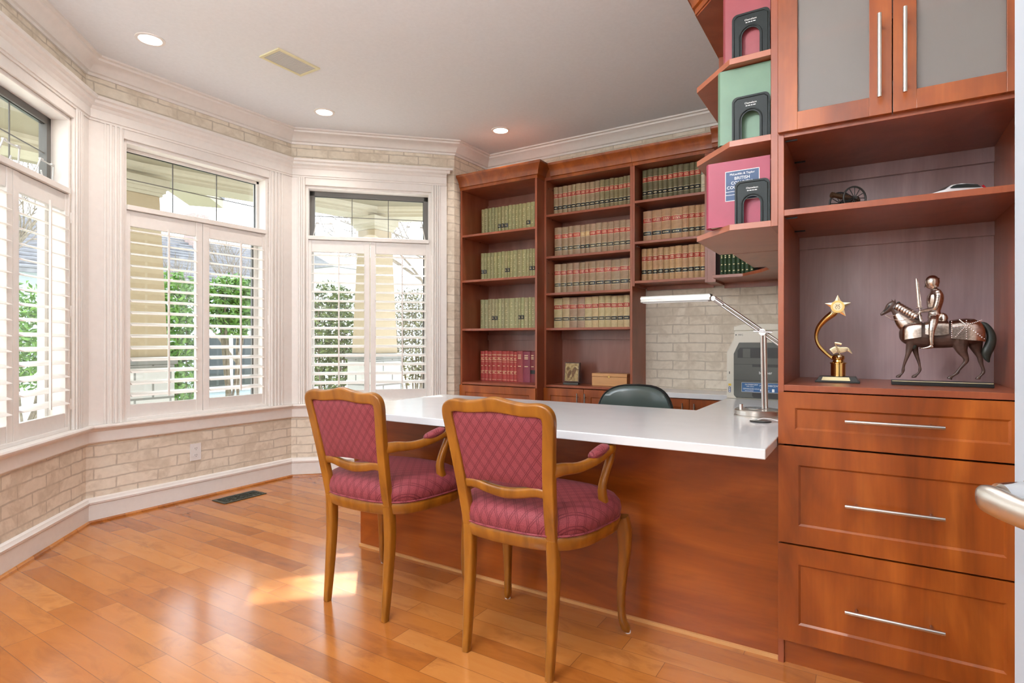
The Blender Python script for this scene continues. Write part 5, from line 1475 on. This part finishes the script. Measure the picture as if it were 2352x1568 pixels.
def shrub(label, x, y, z0, z1, r, n, leaf, mat, seed):
    rnd = random.Random(seed)
    t = thing('shrub', label, 'shrub', (x, y, GZ), 'shrubs beyond the porch')
    m = MB(); foliage(m, (x, y, (z0 + z1) / 2), (r, r, (z1 - z0) / 2), n, leaf, rnd, .2); m.build('foliage', mat, t)
    m = MB()
    for k in range(9):
        a = rnd.uniform(0, 6.28); b2 = rnd.uniform(0, 6.28); rr = r * rnd.uniform(.3, .8)
        m.tube([(x + .08 * math.cos(a), y + .08 * math.sin(a), GZ - .02), (x + rr * .5 * math.cos(b2), y + rr * .5 * math.sin(b2), (GZ + z0) / 2 + .1), (x + rr * math.cos(b2), y + rr * math.sin(b2), z0 + .3), (x + rr * 1.05 * math.cos(b2), y + rr * math.sin(b2), z1 - .15)], [.02, .016, .012, .005], n=6)
    m.build('stems', 'bark', t)
shrub('tall glossy green shrub seen through the middle window\'s left shutter', -7.80, 3.94, .20, 1.97, .36, 2600, .11, 'leaf_bright', 1)
shrub('bright green shrub seen through the middle window\'s right shutter', -8.00, 4.90, 1.18, 2.0, .34, 1300, .13, 'leaf_bright', 2)
shrub('green and brown shrub seen through the far window\'s left shutter', -6.05, 5.12, .42, 1.83, .33, 2300, .09, 'leaf_dark', 3)
shrub('olive hedge shrub seen through the far window\'s right shutter', -5.48, 6.10, .45, 1.82, .36, 3000, .06, 'leaf_brown', 4)
shrub('pale green shrub seen through the nearest window at left', -9.9, 3.05, .40, 1.85, .55, 2000, .12, 'leaf_bright', 5)

def tree(label, x, y, h, seed, spread=.5, depth=6):
    rnd = random.Random(seed)
    t = thing('bare_tree', label, 'tree', (x, y, GZ), 'bare trees')
    m = MB()
    def grow(p, d, L, r, k):
        e = p + d * L
        mid = p + d * L * .5 + Vector((rnd.uniform(-1, 1), rnd.uniform(-1, 1), 0)) * L * .05
        m.tube([p, mid, e], [r, r * .85, r * .7], n=5 if k > 2 else 7)
        if k >= depth: return
        for _ in range(3 if k < 5 else 2):
            nd = (d + Vector((rnd.gauss(0, spread), rnd.gauss(0, spread), rnd.gauss(.10, spread * .6)))).normalized()
            grow(e, nd, L * rnd.uniform(.62, .85), r * .62, k + 1)
    grow(Vector((x, y, GZ)), Vector((0, 0, 1)), h * .30, h * .014, 0)
    m.build('branches', 'bark', t)
tree('bare branching tree beyond the far window', -7.6, 9.2, 5.2, 11)
tree('bare branching tree beyond the nearest window at left', -12.6, 3.4, 4.6, 12, .4)
tree('small bare tree beyond the middle window\'s left shutter', -11.2, 7.0, 3.2, 14, .3)

t = thing('neighbour_house', 'grey-blue neighbouring house with long shingle roof and chimney', 'house', (-16.0, 8.5, GZ))
HX = -14.2
MB().box(-20, HX, 4.2, 13.5, GZ, 2.45).build('wall', 'housewall', t)
m = MB(); m.add([(HX + .35, 3.9, 2.42), (HX + .35, 13.8, 2.42), (-17.1, 13.8, 4.0), (-17.1, 3.9, 4.0), (-20.35, 13.8, 2.42), (-20.35, 3.9, 2.42)] + [(a, b2, c2 + .08) for a, b2, c2 in ((HX + .35, 3.9, 2.42), (HX + .35, 13.8, 2.42), (-17.1, 13.8, 4.0), (-17.1, 3.9, 4.0), (-20.35, 13.8, 2.42), (-20.35, 3.9, 2.42))],
            [(0, 1, 2, 3), (3, 2, 4, 5), (6, 9, 8, 7), (9, 11, 10, 8), (0, 6, 7, 1), (5, 4, 10, 11), (0, 3, 9, 6), (3, 5, 11, 9), (1, 7, 8, 2), (2, 8, 10, 4)])
rf = m.build('roof', 'roof', t)
m = MB()
for k in range(15):
    q = k / 15; m.box(HX + .35 - 3.24 * q - .02, HX + .35 - 3.24 * q + .01, 3.9, 13.8, 2.50 + 1.58 * q + .01, 2.50 + 1.58 * q + .05)
m.build('shingle_courses', 'roof', rf)
MB().box(-16.9, -16.4, 8.9, 9.35, 3.6, 4.75).build('chimney', 'brickred', t)
for y0, y1 in ((7.9, 9.4), (5.0, 6.2)):
    wf = MB().box(HX, HX + .06, y0 - .08, y1 + .08, -.22, 1.28).build('window', 'fencew', t)
    MB().box(HX + .061, HX + .07, y0, y0 + (y1 - y0) * .46, -.14, 1.20).build('pane', 'dark_glass', wf); MB().box(HX + .061, HX + .07, y0 + (y1 - y0) * .54, y1, -.14, 1.20).build('pane', 'dark_glass', wf)
m = MB(); m.add([(HX + .02, 9.6, 1.75), (HX + .02, 11.6, 1.75), (HX + .02, 10.6, 2.75), (HX + .4, 9.6, 1.75), (HX + .4, 11.6, 1.75), (HX + .4, 10.6, 2.75)], [(0, 1, 2), (5, 4, 3), (0, 3, 4, 1), (1, 4, 5, 2), (2, 5, 3, 0)]); m.build('gable', 'housewall', t)

t = thing('picket_fence', 'white picket fence beyond the nearest window', 'fence', (-11.2, 3.0, GZ))
m = MB()
for z in (-.05, .55): m.box(-11.22, -11.16, 1.6, 5.6, z, z + .08)
m.build('rail', 'fencew', t)
m = MB()
for k in range(26):
    y = 1.65 + k * .155; m.box(-11.16, -11.13, y, y + .09, GZ + .02, .82)
m.build('pickets', 'fencew', t)
t = thing('garden_shed', 'white garden shed wall between the shrub and the porch column', 'shed', (-8.6, 7.6, GZ))
MB().box(-10.2, -8.7, 7.4, 8.4, GZ, 2.5).build('wall', 'fencew', t)
m = MB(); m.add([(-10.3, 7.3, 2.5), (-8.6, 7.3, 2.5), (-8.6, 8.5, 2.5), (-10.3, 8.5, 2.5), (-9.45, 7.3, 2.9), (-9.45, 8.5, 2.9)], [(0, 1, 4), (2, 3, 5), (1, 2, 5, 4), (3, 0, 4, 5), (0, 3, 2, 1)]); m.build('roof', 'roof', t)

# added evergreen; its unseen high crown blocks sun from the middle window
t = thing('sun_blocker_tree', 'added sun-blocking evergreen beyond the shrubs, its crown unseen above the porch', 'tree', (-7.5, 5.6, GZ))
rnd = random.Random(31); m = MB(); foliage(m, (-7.50, 5.62, 6.0), (.72, .72, 1.75), 5200, .26, rnd, .1); m.build('foliage', 'leaf_dark', t)
MB().tube([(-6.75, 7.2, GZ), (-6.9, 6.9, 2.6), (-7.3, 6.0, 4.2), (-7.5, 5.62, 6.4)], [.09, .08, .06, .02], n=8).build('trunk', 'bark', t, smooth=50)
